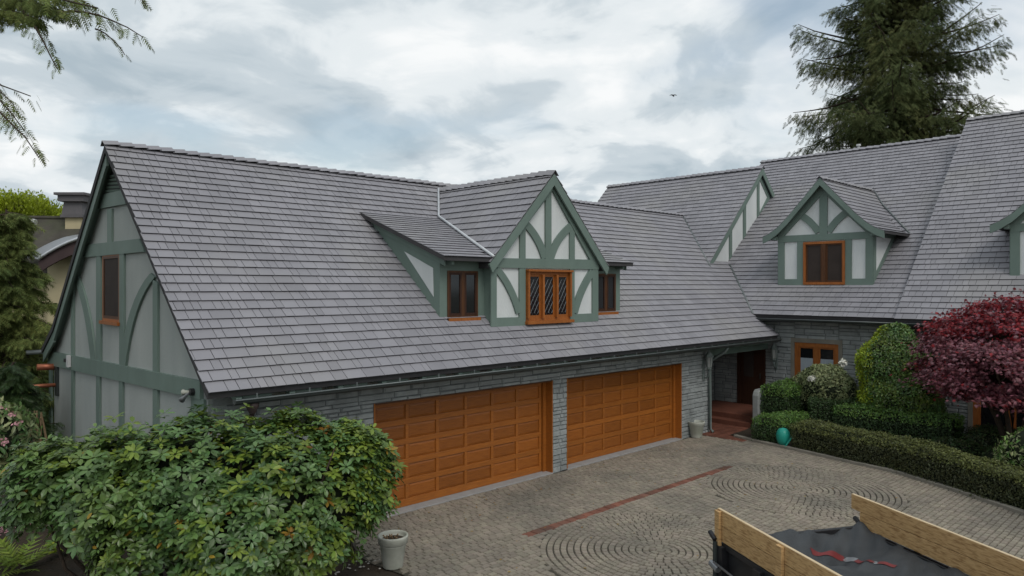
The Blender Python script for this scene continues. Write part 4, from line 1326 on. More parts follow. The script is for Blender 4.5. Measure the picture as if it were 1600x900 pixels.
# tarp heaped over the load
na, nb = 120, 70
rs = np.random.default_rng(3)
wav = [(rs.uniform(2, 5), rs.uniform(2, 6), rs.uniform(0, 6.28), rs.uniform(.006, .02)) for _ in range(8)] + [(rs.uniform(8, 24), rs.uniform(6, 22), rs.uniform(0, 6.28), rs.uniform(.002, .006)) for _ in range(18)]
def tarp_h(a, b_):
    u = b_ / TW
    base = BT - .39
    heap = .2 * math.exp(-((a - 1.35) / .55) ** 2 - ((b_ - .42) / .42) ** 2) + .25 * math.exp(-((a - 2.7) / .8) ** 2 - ((b_ - 1.0) / .8) ** 2)
    sag = -.16 * math.exp(-((a - .55) / .26) ** 2) * (1 - (2 * u - 1) ** 4) - .05 * (1 - (2 * u - 1) ** 2)
    ridge = sum(m * math.sin(p * a + q * b_ + r) for p, q, r, m in wav)
    fold = .012 * math.sin(26 * b_ + 3 * math.sin(5 * a)) * math.exp(-(a / .35) ** 2) + .02 * abs(math.sin(9 * (a + .9 * b_))) * math.exp(-((b_ - TW + .2) / .35) ** 2)
    edge = min(1, b_ / .12, (TW - b_) / .12)
    lip = .07 * math.exp(-((a - .05) / .14) ** 2)
    return base + (heap + sag + ridge + fold) * (.35 + .65 * edge) + lip
tv = []
for i in range(na):
    a = -.1 + (TL - .1) * i / (na - 1)
    for j in range(nb):
        b_ = .045 + (TW - .09 - .01) * j / (nb - 1)
        aa = max(a, 0.0)
        z = tarp_h(aa, b_)
        if a < .02:
            z -= (0.02 - a) * 2.6
        tv.append(TO + TA * a + TB * b_ + TZ * z)
tf = [(i * nb + j, i * nb + j + 1, (i + 1) * nb + j + 1, (i + 1) * nb + j) for i in range(na - 1) for j in range(nb - 1)]
tarp = np_mesh('tarp', np.array(tv), np.array(tf), 'tarp', smooth=True)
tag(tarp, 'black mesh tarp heaped over the load inside the trailer', 'tarp')
# red and white marking tape lying on the tarp
def tape(a0, b0, a1, b1, w, mat, nm):
    vs, fs = [], []
    n = 14
    da, db = a1 - a0, b1 - b0
    l = math.hypot(da, db); na_, nb_ = -db / l * w / 2, da / l * w / 2
    for i in range(n):
        t = i / (n - 1)
        a, b_ = a0 + da * t, b0 + db * t
        for s in (-1, 0, 1):
            aa, bb = a + s * na_, b_ + s * nb_
            vs.append(TO + TA * aa + TB * bb + TZ * (tarp_h(aa, bb) + .008))
    for i in range(n - 1):
        for s in (0, 1):
            fs.append((3 * i + s, 3 * i + s + 1, 3 * i + s + 4, 3 * i + s + 3))
    MB().add(vs, fs).build(nm, mat, tarp, smooth=True)
def tp(px, py):
    # point of the tarp seen there (tarp about 1.3 m high)
    z = 1.3
    for _ in range(12):
        x, y = at_z(px, py, z)
        d = np.array([x, y, 0]) - TO
        a, b_ = float(d @ TA), float(d @ TB)
        z = .5 * z + .5 * tarp_h(max(a, 0), min(max(b_, .05), TW - .06))
    return a, b_
q0, q1, q2, q3, q4 = tp(1268, 862), tp(1320, 874), tp(1338, 876), tp(1364, 880), tp(1400, 886)
tape(*q0, *q1, .07, 'tape_red', 'red_tape')
tape(*q1, *q2, .08, 'tape_white', 'white_tape')
tape(*q2, *q3, .06, 'tape_red', 'red_tape')
tape(*q3, *tp(1372, 880), .09, 'tape_white', 'white_tape')
tape(*tp(1372, 880), *q4, .07, 'tape_red', 'red_tape')

# ================================================================== PLANTS
def ell_points(n, c, r, top=0.0, seed=0, shell=.0):
    """points and outward normals on an ellipsoid"""
    g_ = np.random.default_rng(seed)
    d = g_.normal(size=(n, 3)); d /= np.linalg.norm(d, axis=1, keepdims=True)
    d[:, 2] = np.where(d[:, 2] < -.75, -d[:, 2], d[:, 2])
    r = np.array(r); c = np.array(c)
    s = 1 - shell * g_.random((n, 1))
    nrm = d / r; nrm /= np.linalg.norm(nrm, axis=1, keepdims=True)
    return c + d * r * s, nrm
def rand_dirs(n, g_):
    d = g_.normal(size=(n, 3)); return d / np.linalg.norm(d, axis=1, keepdims=True)
def lump(p, k=3.0, amp=.08, ph=0.0):
    return amp * (np.sin(p[:, 0] * k + ph) * np.sin(p[:, 1] * k * 1.2 + 1.3 + ph) + np.sin(p[:, 2] * k * 1.4 + .7 + ph) * np.cos(p[:, 0] * k * .8))
def leaves_on(name, P, Nn, size, mat, parent, tmpl=(DIA, DIA_F), seed=0, tilt=.7, kind='stuff', var=.35):
    g_ = np.random.default_rng(seed)
    n = len(P)
    A = rand_dirs(n, g_); A = A - Nn * np.einsum('ij,ij->i', A, Nn)[:, None] * .65
    Nn2 = Nn + g_.normal(size=(n, 3)) * tilt
    sz = size * (1 + g_.uniform(-var, var, n))
    V, F = scatter(tmpl[0], tmpl[1], P, A, Nn2, sz)
    return np_mesh(name, V, F, mat, parent, kind)
def core_ell(c, r, parent, seed=0, mat='foliage_core', scl=.86):
    b_ = MB()
    n, m_ = 18, 12
    for i in range(m_ + 1):
        ph = math.pi * i / m_
        for k in range(n):
            q = 2 * math.pi * k / n
            w = 1 + .06 * math.sin(3 * q + seed) * math.sin(2 * ph + seed)
            b_.v.append((c[0] + r[0] * scl * w * math.sin(ph) * math.cos(q), c[1] + r[1] * scl * w * math.sin(ph) * math.sin(q), max(0.02, c[2] + r[2] * scl * w * math.cos(ph))))
    for i in range(m_):
        for k in range(n):
            b_.f.append((i * n + k, i * n + (k + 1) % n, (i + 1) * n + (k + 1) % n, (i + 1) * n + k))
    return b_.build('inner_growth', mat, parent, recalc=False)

# ---- clipped hedges: a swept rounded box along a path
def hedge(path, half, h, label, mat, dens, leaf, seed, top_mat=None, z0=.03, group='clipped hedges by the drive'):
    path = [np.array(p, float) for p in path]
    t = thing('hedge', (float(path[len(path) // 2][0]), float(path[len(path) // 2][1]), 0), label, 'hedge', group)
    g_ = np.random.default_rng(seed)
    seg = [np.linalg.norm(b_ - a) for a, b_ in zip(path, path[1:])]
    L = sum(seg)
    cum = np.concatenate([[0], np.cumsum(seg)])
    PX = np.array(path)
    def along(s):
        s = np.clip(s, 0, L)
        x = np.interp(s, cum, PX[:, 0]); y = np.interp(s, cum, PX[:, 1])
        i = np.clip(np.searchsorted(cum, s, side='right') - 1, 0, len(seg) - 1)
        d = (PX[i + 1] - PX[i]) / np.array(seg)[i][:, None]
        return x, y, d
    per = 2 * h + 2 * half
    n = int(L * per * dens)
    s = g_.uniform(-half * .0, L, n)
    q = g_.uniform(0, per, n)
    off = np.where(q < h, -half, np.where(q < h + 2 * half, q - h - half, half))
    zz = np.where(q < h, q, np.where(q < h + 2 * half, h, per - q))
    no = np.where(q < h, -1.0, np.where(q < h + 2 * half, 0, 1.0)); nz = np.where((q >= h) & (q < h + 2 * half), 1.0, 0.0)
    # end caps
    ne = int(2 * half * h * 2 * dens)
    s = np.concatenate([s, np.where(g_.random(ne) < .5, 0, L)]); off = np.concatenate([off, g_.uniform(-half, half, ne)]); zz = np.concatenate([zz, g_.uniform(0, h, ne)])
    ns = np.concatenate([np.zeros(n), np.where(s[n:] > 0, 1.0, -1.0)]); no = np.concatenate([no, np.zeros(ne)]); nz = np.concatenate([nz, np.zeros(ne)])
    # round the top edges
    rr = min(.16, half * .6)
    ax = np.maximum(0, np.abs(off) - (half - rr)); az = np.maximum(0, zz - (h - rr))
    dd = np.hypot(ax, az); over = np.maximum(dd, 1e-6)
    f_ = np.where((ax > 0) & (az > 0), np.minimum(1, rr / over), 1)
    off = np.sign(off) * (np.abs(off) - ax + ax * f_); zz = zz - az + az * f_
    x, y, d = along(s)
    side = np.stack([-d[:, 1], d[:, 0]], 1)
    P_ = np.stack([x + side[:, 0] * off + d[:, 0] * ns * .05, y + side[:, 1] * off + d[:, 1] * ns * .05, zz + z0], 1)
    Nn = np.stack([side[:, 0] * no + d[:, 0] * ns, side[:, 1] * no + d[:, 1] * ns, nz + .15], 1)
    Nn /= np.linalg.norm(Nn, axis=1, keepdims=True)
    P_ = P_ + Nn * (lump(P_, 2.6, .035, seed) + lump(P_, 9, .018, seed) + g_.normal(size=len(P_)) * .022)[:, None]
    P_[:, 2] = np.maximum(P_[:, 2], .04)
    if top_mat:  # lighter leaves on the top paint the light falling from above
        tp_ = (P_[:, 2] > h * .8) & (g_.random(len(P_)) < .8)
        leaves_on('lit_top', P_[tp_], Nn[tp_], leaf, top_mat, t, seed=seed + 1)
        leaves_on('foliage', P_[~tp_], Nn[~tp_], leaf, mat, t, seed=seed)
    else:
        leaves_on('foliage', P_, Nn, leaf, mat, t, seed=seed)
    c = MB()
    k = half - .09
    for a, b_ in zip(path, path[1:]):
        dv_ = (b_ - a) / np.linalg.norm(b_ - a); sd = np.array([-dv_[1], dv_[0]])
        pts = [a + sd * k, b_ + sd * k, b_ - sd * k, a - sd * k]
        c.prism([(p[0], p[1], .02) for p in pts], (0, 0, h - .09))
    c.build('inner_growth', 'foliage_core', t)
    return t
# ---- low curved hedge
lowp = [(15.3, -2.95), (15.1, -3.9), (14.7, -5.7), (13.95, -7.25), (13.2, -8.6), (12.1, -10.1)]
hedge(lowp, .4, .68, 'long low olive-green hedge curving along the edge of the drive', 'leaf_box_olive', 1900, .05, 11, 'leaf_box_toplit')
hedge([(15.2, -2.02), (17.0, -1.9)], .46, .66, 'square clipped bright-topped hedge block beside the porch floor', 'leaf_yew', 1700, .05, 12, 'leaf_box')
hedge([(17.25, -3.2), (17.35, -6.1)], .5, .98, 'clipped dark green hedge below the round shrub, behind the low hedge', 'leaf_yew', 1300, .055, 13, 'leaf_box')
hedge([(16.92, -1.32), (18.4, -1.4)], .42, 1.36, 'tall dark hedge beside the low plaster wall', 'leaf_yew', 1500, .055, 14, 'leaf_box')
hedge([(17.6, -2.2), (18.0, -3.6)], .45, 1.05, 'dark hedge under the white-flowered rhododendron', 'leaf_yew', 1300, .055, 15)

# ---- shrub made of lobes
def shrub(name, lobes, label, cat, mat, dens, leaf, seed, mats=(), tmpl=(DIA, DIA_F), core=.84, tilt=.7, group=None, stems=True, shell=.16):
    cx, cy = np.mean([l[0][0] for l in lobes]), np.mean([l[0][1] for l in lobes])
    t = thing(name, (float(cx), float(cy), 0), label, cat, group)
    Ps, Ns = [], []
    for i, (c, r) in enumerate(lobes):
        ar = 4 * math.pi * ((r[0] * r[1]) ** 1.6 / 3 + (r[0] * r[2]) ** 1.6 / 3 + (r[1] * r[2]) ** 1.6 / 3) ** (1 / 1.6)
        p, n_ = ell_points(int(ar * dens), c, r, seed=seed + i, shell=shell)
        p = p + n_ * (lump(p, 3.3, .07, seed) + lump(p, 8, .035, seed))[:, None]
        ok = np.ones(len(p), bool)
        for k, (c2, r2) in enumerate(lobes):
            if k != i:
                ok &= (((p - np.array(c2)) / np.array(r2)) ** 2).sum(1) > .7
        ok &= p[:, 2] > .03
        Ps.append(p[ok]); Ns.append(n_[ok])
        core_ell(c, r, t, seed + i, scl=core)
    P_, Nn = np.concatenate(Ps), np.concatenate(Ns)
    if mats:
        g_ = np.random.default_rng(seed + 99)
        left = np.ones(len(P_), bool)
        for fn, m_ in mats:
            w = left & (g_.random(len(P_)) < fn(P_, Nn))
            leaves_on('young_foliage', P_[w], Nn[w], leaf, m_, t, tmpl, seed + 50, tilt)
            left &= ~w
        P_, Nn = P_[left], Nn[left]
    leaves_on('foliage', P_, Nn, leaf, mat, t, tmpl, seed, tilt)
    if stems:
        b_ = MB()
        for (c, r) in lobes:
            b_.tube([(c[0], c[1], -.02), (c[0] + .05, c[1], c[2] * .6), (c[0], c[1] + .04, c[2])], [.05, .035, .02], 6)
        b_.build('stem', 'bark', t)
    return t
def at_depth_x(px, py, x):
    y, z = at_x(px, py, x); return y, z
yh, _ = at_x(1397, 560, 18.1)
hol = [((18.1, yh, 1.85), (.9, 1.0, 1.5)), ((18.0, yh - .2, 1.2), (.95, 1.1, 1.1))]
ly = yh + .55
shrub('holly_shrub', hol, 'tall rounded glossy green shrub with lime-green growth on its left side', 'shrub', 'leaf_holly', 1500, .075, 31,
      [(lambda p, n_: np.clip(2.2 * (n_[:, 1] - .22) + .5 * (n_[:, 2] - .55), 0, .97), 'leaf_holly_young')])
yr_, zr_ = at_x(1285, 605, 18.2)
rw = [((18.15, yr_, 1.35), (.6, .85, .62)), ((18.1, yr_ - .5, 1.25), (.5, .6, .55)), ((18.2, yr_ + .55, 1.1), (.5, .5, .5))]
wr_ = shrub('rhododendron', rw, 'pale-leaved rhododendron with two white flower heads under the window', 'shrub', 'leaf_pale', 900, .1, 33, tmpl=(OVAL, OVAL_F), tilt=.5)
for (pxx, pyy) in ((1269, 592), (1317, 567)):
    yy, zz = at_x(pxx, pyy, 17.6)
    p, n_ = ell_points(60, (17.6, yy, zz), (.09, .09, .085), seed=pxx)
    V, F = scatter(DIA * np.array([1, 1.6, 1]), DIA_F, p, rand_dirs(60, rng), n_, np.full(60, .075))
    np_mesh('flower_head', V, F, 'flower_white', wr_)
shrub('shrub', [((14.6, -8.4, .75), (.72, .85, .82)), ((14.2, -9.2, .6), (.6, .8, .7))], 'loose variegated shrub at the right edge behind the low hedge', 'shrub', 'leaf_pale', 700, .085, 35,
      [(lambda p, n_: np.full(len(p), .5), 'leaf_box')], tmpl=(OVAL, OVAL_F), tilt=.8, shell=.3)
shrub('ground_shrub', [((17.3, -7.0, .4), (.7, .9, .5)), ((16.2, -7.6, .3), (.7, .8, .42)), ((16.4, -6.3, .25), (.6, .7, .35))], 'low dark spreading shrub beneath the red maple', 'shrub', 'leaf_yew', 900, .06, 37,
      [(lambda p, n_: np.full(len(p), .4), 'leaf_box_olive')])
# ---- Japanese maple
my, mzc = at_x(1585, 545, 16.6)
maple = thing('maple_tree', (16.6, float(my), 0), 'dark red Japanese maple with layered crown at the right edge', 'tree')
mc = np.array([16.6, my, 0.0])
tr = MB()
mlimbs = []
g_ = np.random.default_rng(41)
for k in range(7):
    q = 2 * math.pi * k / 7 + .3
    e = mc + (math.cos(q) * 1.15, math.sin(q) * 1.5, 2.6 + .7 * g_.random())
    m_ = mc + (math.cos(q) * .4, math.sin(q) * .4, 1.3)
    tr.tube([mc + (0, 0, -.05), mc + (math.cos(q) * .08, math.sin(q) * .08, .4), m_, (m_ + e) / 2 + (0, 0, .12), e], [.085, .075, .05, .035, .012], 7)
    for s_ in range(4):
        t_ = .4 + .15 * s_
        b0 = m_ + (e - m_) * t_
        e2 = b0 + (g_.normal() * .4, g_.normal() * .4, .25 + .3 * g_.random())
        tr.tube([b0, (b0 + e2) / 2 + (0, 0, .05), e2], [.022, .015, .006], 5)
tr.build('trunk', 'bark', maple, smooth=True)
Ps, Ns = [], []
for k in range(250):                     # leaf pads arranged over a dome
    d = g_.normal(size=3); d /= np.linalg.norm(d); d[2] = abs(d[2]) * (1 if g_.random() < .62 else -.6)
    rad = .72 + .3 * g_.random()
    c = mc + np.array([d[0] * 1.55 * rad, d[1] * 2.1 * rad, 2.3 + d[2] * (1.8 if d[2] > 0 else 1.1) * rad])
    rr = np.array([.36, .4, .13]) * (.8 + .5 * g_.random())
    n_ = int(190)
    o = g_.normal(size=(n_, 3)) * .5
    p = c + o * rr
    out = np.array([d[0], d[1], 0]); p[:, 2] -= .35 * ((o[:, 0] * d[0] + o[:, 1] * d[1]).clip(0)) * .5
    Ps.append(p); Ns.append(np.tile(np.array([d[0] * .5, d[1] * .5, .8]), (n_, 1)))
P_, Nn = np.concatenate(Ps), np.concatenate(Ns)
hi = (P_[:, 2] > 3.2) & (g_.random(len(P_)) < .55) | (g_.random(len(P_)) < .06)
A_ = rand_dirs(len(P_), g_); A_[:, 2] = -abs(A_[:, 2]) * .5 - .1; A_[:, :2] += (P_[:, :2] - mc[:2]) * .4
def star_leaves(sel, nm, mat, s):
    V, F = scatter(STAR, STAR_F, P_[sel], A_[sel], (Nn + g_.normal(size=Nn.shape) * .45)[sel], s * (1 + g_.uniform(-.3, .3, int(sel.sum()))))
    np_mesh(nm, V, F, mat, maple, 'stuff')
star_leaves(~hi, 'crown', 'leaf_maple', .085)
star_leaves(hi, 'crown_top', 'leaf_maple_bright', .085)
core_ell(mc + (0, 0, 2.7), (.6, .8, .6), maple, 4, 'bark', 1.0)

# ---- big rhododendron in the left foreground
def dpos(px, py, d):
    return at_d(px, py, d)
rl = []
for (px, py, d, rx, rz) in ((110, 735, 9.9, .7, .5), (200, 745, 9.9, 1.0, .9), (320, 735, 10.0, 1.15, 1.05), (430, 740, 10.2, 1.1, 1.0), (530, 745, 10.5, .82, .9), (555, 700, 10.7, .55, .45),
                            (255, 790, 9.7, .85, .75), (385, 805, 9.8, 1.0, .85), (490, 795, 10.2, .8, .75), (562, 730, 10.7, .5, .62), (575, 700, 10.8, .42, .42), (300, 690, 10.1, .8, .5), (440, 690, 10.4, .8, .5)):
    c = dpos(px - (16 if px > 450 else 0), py + 26, d); rl.append((c, np.array([rx, rx * .8, rz * .95])))
base = dpos(330, 760, 10)
rho = thing('rhododendron', (float(base[0]), float(base[1]), 0), 'huge green rhododendron filling the left foreground in front of the gable', 'shrub')
g_ = np.random.default_rng(51)
WP, WN = [], []
for i, (c, r) in enumerate(rl):
    p, n_ = ell_points(920, c, r, seed=500 + i, shell=.25)
    p = p + n_ * (lump(p, 2.9, .12, 2) + lump(p, 6.5, .09, 5) + g_.normal(size=len(p)) * .07)[:, None]
    ok = np.ones(len(p), bool)
    for k, (c2, r2) in enumerate(rl):
        if k != i:
            ok &= (((p - c2) / r2) ** 2).sum(1) > .72
    qx, qy, qd = project(p)
    ok &= (p[:, 2] > .15) & (((p - CAM) @ n_.T).diagonal() < .6 * np.linalg.norm(p - CAM, axis=1))
    WP.append(p[ok]); WN.append(n_[ok])
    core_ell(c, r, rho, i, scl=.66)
WP, WN = np.concatenate(WP), np.concatenate(WN)
# whorls: rings of leaves round each shoot tip
LP, LA, LN, LS, LT, LY = [], [], [], [], [], []
for p, n_ in zip(WP, WN):
    ax = n_ * .7 + np.array([0, 0, .75]) + g_.normal(size=3) * .18; ax /= np.linalg.norm(ax)
    a = np.cross(ax, (.3, .9, .1)); a /= np.linalg.norm(a); b_ = np.cross(ax, a)
    k = g_.integers(6, 10)
    ph = g_.random() * 6.28
    sz = g_.uniform(.08, .145)
    old = g_.random() < .005
    wx = project(p)[0]
    young = g_.random() < .1 + .28 * min(1, max(0, (wx - 230) / 330)) + .12 * (n_[2] > .6)
    for j in range(k):
        q = ph + 2 * math.pi * j / k + g_.normal() * .12
        el = g_.uniform(-.25, .55)
        d = (a * math.cos(q) + b_ * math.sin(q)) * math.cos(el) + ax * math.sin(el)
        LP.append(p + d * .015); LA.append(d); LN.append(ax * math.cos(el) - (a * math.cos(q) + b_ * math.sin(q)) * math.sin(el)); LS.append(sz * g_.uniform(.8, 1.15)); LT.append(old or g_.random() < .004); LY.append(young)
LP, LA, LN, LS, LT, LY = map(np.array, (LP, LA, LN, LS, LT, LY))
LY &= ~LT
qx, qy, qd = project(LP)
vis = (qx > 8) & (qx < 606) & (qy > 640) & (qy < 892) & ~LT
ar = LS ** 2 / qd ** 2 * np.abs(np.einsum('ij,ij->i', LN, (CAM - LP))) / qd
order = np.argsort(np.where(vis, -ar, 0))
sing = order[:300]
msk = np.zeros(len(LP), bool); msk[sing] = True
ys_ = LY & ~msk
OV = OVAL * np.array([1, 1.3, 1])
V, F = scatter(OV, OVAL_F, LP[ys_], LA[ys_], LN[ys_], LS[ys_])
np_mesh('young_foliage', V, F, 'leaf_rhodo_young', rho, 'stuff')
ml_ = ~msk & ~LT & ~LY
V, F = scatter(OV, OVAL_F, LP[ml_], LA[ml_], LN[ml_], LS[ml_])
np_mesh('foliage', V, F, 'leaf_rhodo', rho, 'stuff')
V, F = scatter(OV, OVAL_F, LP[LT], LA[LT], LN[LT], LS[LT])
np_mesh('withered_foliage', V, F, 'leaf_rhodo_old', rho, 'stuff')
leaf_me = unit_mesh('leaf', OV, OVAL_F, 'leaf_rhodo')
leaf_me2 = unit_mesh('leaf', OV, OVAL_F, 'leaf_rhodo_young')
for i in sing:
    put_unit(leaf_me2 if LY[i] else leaf_me, 'leaf', LP[i], frames(LA[i:i + 1], LN[i:i + 1])[0], (LS[i],) * 3, rho)
st = MB()
for k in range(34):
    px = g_.uniform(20, 560); d = g_.uniform(9.6, 10.7)
    e = dpos(px, g_.uniform(690, 800), d)
    b0 = np.array([base[0] + (e[0] - base[0]) * .55, base[1] + (e[1] - base[1]) * .55, -.03])
    m_ = (b0 + e) / 2 + (g_.normal() * .15, g_.normal() * .15, -.1)
    st.tube([b0, m_, e], [.035, .026, .01], 6)
st.build('stem', 'bark', rho, smooth=True)

# ---- conifers: boughs carry hanging needled twigs
def bough(bm, start, end, sag, r0, g_, ntw, tl, TWI, hang=.6, spread=.5):
    """wood path into bm; appends twig placements to TWI"""
    s, e = np.array(start, float), np.array(end, float)
    L = np.linalg.norm(e - s)
    pts = []
    for i in range(7):
        t = i / 6
        p = s + (e - s) * t + np.array([0, 0, sag * 4 * t * (1 - t)])
        p += g_.normal(size=3) * .02 * L * .2
        pts.append(p)
    bm.tube(pts, [r0 * (1 - .9 * i / 6) + .004 for i in range(7)], 5, False)
    P_ = np.array(pts)
    dirv = (e - s) / L
    side = np.cross(dirv, (0, 0, 1)); side /= np.linalg.norm(side) + 1e-9
    for k in range(ntw):
        t = g_.uniform(.12, 1.0)
        f_ = t * 6; i = min(int(f_), 5)
        p = P_[i] + (P_[i + 1] - P_[i]) * (f_ - i)
        w = spread * (1.1 - .75 * t) * L * .5
        so = g_.uniform(-1, 1)
        q = p + side * so * w + np.array([0, 0, -abs(so) * w * .25 + g_.normal() * .03 * L * .3]) + dirv * abs(so) * w * .35
        d = dirv * g_.uniform(.1, .8) + side * np.sign(so) * g_.uniform(.2, .8) + np.array([0, 0, -hang * g_.uniform(.3, 1.5)])
        TWI.append((q, d, tl * g_.uniform(.6, 1.25)))
def twigs(name, TWI, mat, parent, g_, T=None):
    P_ = np.array([t[0] for t in TWI]); A_ = np.array([t[1] for t in TWI]); S_ = np.array([t[2] for t in TWI])
    N_ = np.tile(np.array([0, 0, 1.0]), (len(P_), 1)) + g_.normal(size=P_.shape) * .6
    V, F = scatter(*(T or (TWIG, TWIG_F)), P_, A_, N_, S_)
    return np_mesh(name, V, F, mat, parent, 'stuff')

# big conifer behind the main house
D = 46.0
top = at_d(1412, -150, D); bt = at_d(1400, 460, D)
con = thing('conifer_tree', (float(bt[0]), float(bt[1]), -.1), 'tall dense dark conifer rising behind the main house roof', 'tree')
g_ = np.random.default_rng(61)
wood = MB()
base = np.array([bt[0], bt[1], -.1]); H = top[2]
wood.tube([base, base + (0, 0, H * .35), base + (.1, 0, H * .7), base + (0, 0, H)], [.75, .55, .3, .04], 10)
TWI = []
for k in range(280):
    z = H * (0.12 + .88 * (k / 280) ** .9)
    f_ = (H - z) / H
    rad = (6.2 * (1 - (1 - min(1, f_ / .56)) ** 2.3)) * g_.uniform(.5, 1.15) + .3
    q = k * 2.399 + g_.normal() * .3
    s = base + (0, 0, z)
    e = s + np.array([math.cos(q) * rad, math.sin(q) * rad, rad * g_.uniform(-.35, .25)])
    n0 = len(TWI)
    bough(wood, s, e, -rad * .05, .05 + .012 * rad, g_, int(30 + rad * 46), .42, TWI, .75, .5)
    for i in range(n0, len(TWI)):
        TWI[i] = (TWI[i][0] + np.array([g_.normal() * .15, g_.normal() * .15, -g_.gamma(1.2, .28)]), TWI[i][1], TWI[i][2])
wood.build('trunk', 'bark', con)
twigs('crown', TWI, 'needle', con, g_)
mleft = None

# hemlock at the left whose boughs hang into the picture
hb = at_d(-330, 700, 12.5); hb[2] = -.1
hem = thing('hemlock_tree', (float(hb[0]), float(hb[1]), -.1), 'hemlock whose drooping boughs hang into the top left corner', 'tree')
g_ = np.random.default_rng(62)
wood = MB()
hb0 = np.array([hb[0], hb[1], -.1])
wood.tube([hb0, hb0 + (0, 0, 5), hb0 + (.1, 0, 11), hb0 + (0, 0, 17)], [.4, .32, .2, .04], 10)
TWI = []
def bpx(p0, p1, d0, d1, sag, r0, n, tl, hang=1.2, spread=.25):
    bough(wood, at_d(*p0, d0), at_d(*p1, d1), sag, r0, g_, n, tl, TWI, hang, spread)
for a in (((-330, -120), (150, 25), 12.5, 9.5, .1, .05, 190, .2), ((-40, 0), (100, 20), 11.0, 10.2, .1, .03, 330, .18), ((-40, -20), (140, 5), 11.0, 10.0, .1, .03, 260, .18), ((30, 10), (88, 108), 10.4, 9.8, .1, .02, 55, .17),
          ((-40, 25), (60, 30), 10.8, 10.2, .1, .02, 240, .18), ((90, 20), (222, 57), 10.0, 9.4, .12, .016, 42, .16), ((-330, -60), (20, 40), 12.5, 11.0, .1, .04, 60, .2),
          ((150, 45), (195, 86), 9.9, 9.6, .06, .008, 10, .13), ((180, -40), (228, 8), 9.9, 9.4, .05, .012, 14, .15),
          ((-330, 60), (48, 150), 12.5, 10.5, .2, .035, 55, .17), ((-100, 90), (40, 205), 11.5, 10.4, .2, .02, 70, .18), ((-60, 150), (62, 246), 11.0, 10.0, .2, .02, 46, .17),
          ((-60, 120), (22, 165), 11.0, 10.4, .1, .015, 46, .16)):
    bpx(*a)
for k in range(70):                      # the rest of the crown outside the picture
    z = 5 + 12 * k / 70
    q = g_.uniform(1.9, 5.6) if z < 12 else g_.uniform(0, 6.28)
    rad = (17.5 - z) * .28 * g_.uniform(.7, 1.1) + .3
    s = hb0 + (0, 0, z)
    e = s + np.array([-abs(math.cos(q)) * rad, math.sin(q) * rad, -.15 * rad])
    bough(wood, s, e, .1, .035, g_, 26, .35, TWI, .9, .4)
wood.build('trunk', 'bark', hem)
twigs('crown', TWI, 'needle_left', hem, g_)

# dense cedars left of the gable
def cedar(px, d, H, rmax, seed, label, mat='needle_left', n=150, tl=.34, zlow=.02):
    b0 = at_d(px, 600, d); b0[2] = -.1
    t = thing('cedar_tree', (float(b0[0]), float(b0[1]), -.1), label, 'tree', 'cedars beyond the gable')
    g_ = np.random.default_rng(seed)
    wood = MB(); TWI = []
    wood.tube([b0, b0 + (0, 0, H * .5), b0 + (0, 0, H)], [.22, .14, .02], 8)
    for k in range(n):
        f_ = k / n
        z = H * (zlow + (1 - zlow) * f_)
        rad = rmax * (1 - f_ * .8) * g_.uniform(.7, 1.1)
        q = k * 2.399 + g_.normal() * .4
        s = b0 + (0, 0, z)
        e = s + np.array([math.cos(q) * rad, math.sin(q) * rad, rad * g_.uniform(-.3, .1)])
        bough(wood, s, e, .05 * rad, .025, g_, int(40 + 30 * rad), tl, TWI, .6, .55)
    wood.build('trunk', 'bark', t)
    twigs('crown', TWI, mat, t, g_)
cedar(10, 19.5, 6.6, 2.1, 71, 'dense green cedar at the left edge beside the gable', n=130)
cedar(38, 22.5, 3.6, 1.5, 72, 'lower cedar close to the back corner of the gable', n=90)
cedar(20, 17.2, 2.7, 1.3, 73, 'dark spreading cedar below the copper gutter ends', 'leaf_yew', n=80, tl=.26)

# lime-green tree behind the neighbour's roof
D = 48
lb = at_d(35, 600, D); lb[2] = -.1
lime = thing('lime_tree', (float(lb[0]), float(lb[1]), -.1), 'bright yellow-green tree top behind the neighbouring roof', 'tree')
g_ = np.random.default_rng(81)
wood = MB()
ztop = at_d(0, 305, D)[2]
wood.tube([lb, (lb[0], lb[1], ztop * .6)], [.4, .2], 8)
Ps, As = [], []
for k in range(420):
    px = g_.uniform(-60, 104)
    hy = 312 + max(0, (px - 52)) * .5 + g_.normal() * 6
    e = at_d(px, hy, D + g_.uniform(-2, 2))
    s = np.array([lb[0] + (e[0] - lb[0]) * .6, lb[1] + (e[1] - lb[1]) * .6, ztop * .62])
    if k % 3 == 0:
        wood.tube([s, (s + e) / 2, e], [.06, .03, .008], 4, False)
    m_ = 130
    t_ = g_.uniform(.15, 1, m_)
    Ps.append(s + (e - s) * t_[:, None] + g_.normal(size=(m_, 3)) * .16)
    As.append(np.tile((e - s) / np.linalg.norm(e - s), (m_, 1)) + g_.normal(size=(m_, 3)) * .45)
wood.build('trunk', 'bark', lime)
P_, A_ = np.concatenate(Ps), np.concatenate(As)
V, F = scatter(DIA, DIA_F, P_, A_, rand_dirs(len(P_), g_), g_.uniform(.12, .24, len(P_)))
np_mesh('crown', V, F, 'leaf_lime', lime, 'stuff')

# ---- neighbouring house behind the cedars
D = 30.0
na_ = at_d(85, 430, D)
nh = thing('neighbour_house', (float(na_[0]), float(na_[1]), 0), 'cream neighbouring house with dark mossy roof and curved metal eave', 'house')
def nb(px, py, d=D):
    return at_d(px, py, d)
rv = np.array([RGT[0], RGT[1], 0.0]); fv = np.array([FWD[0], FWD[1], 0.0]); zv = np.array([0, 0, 1.0])
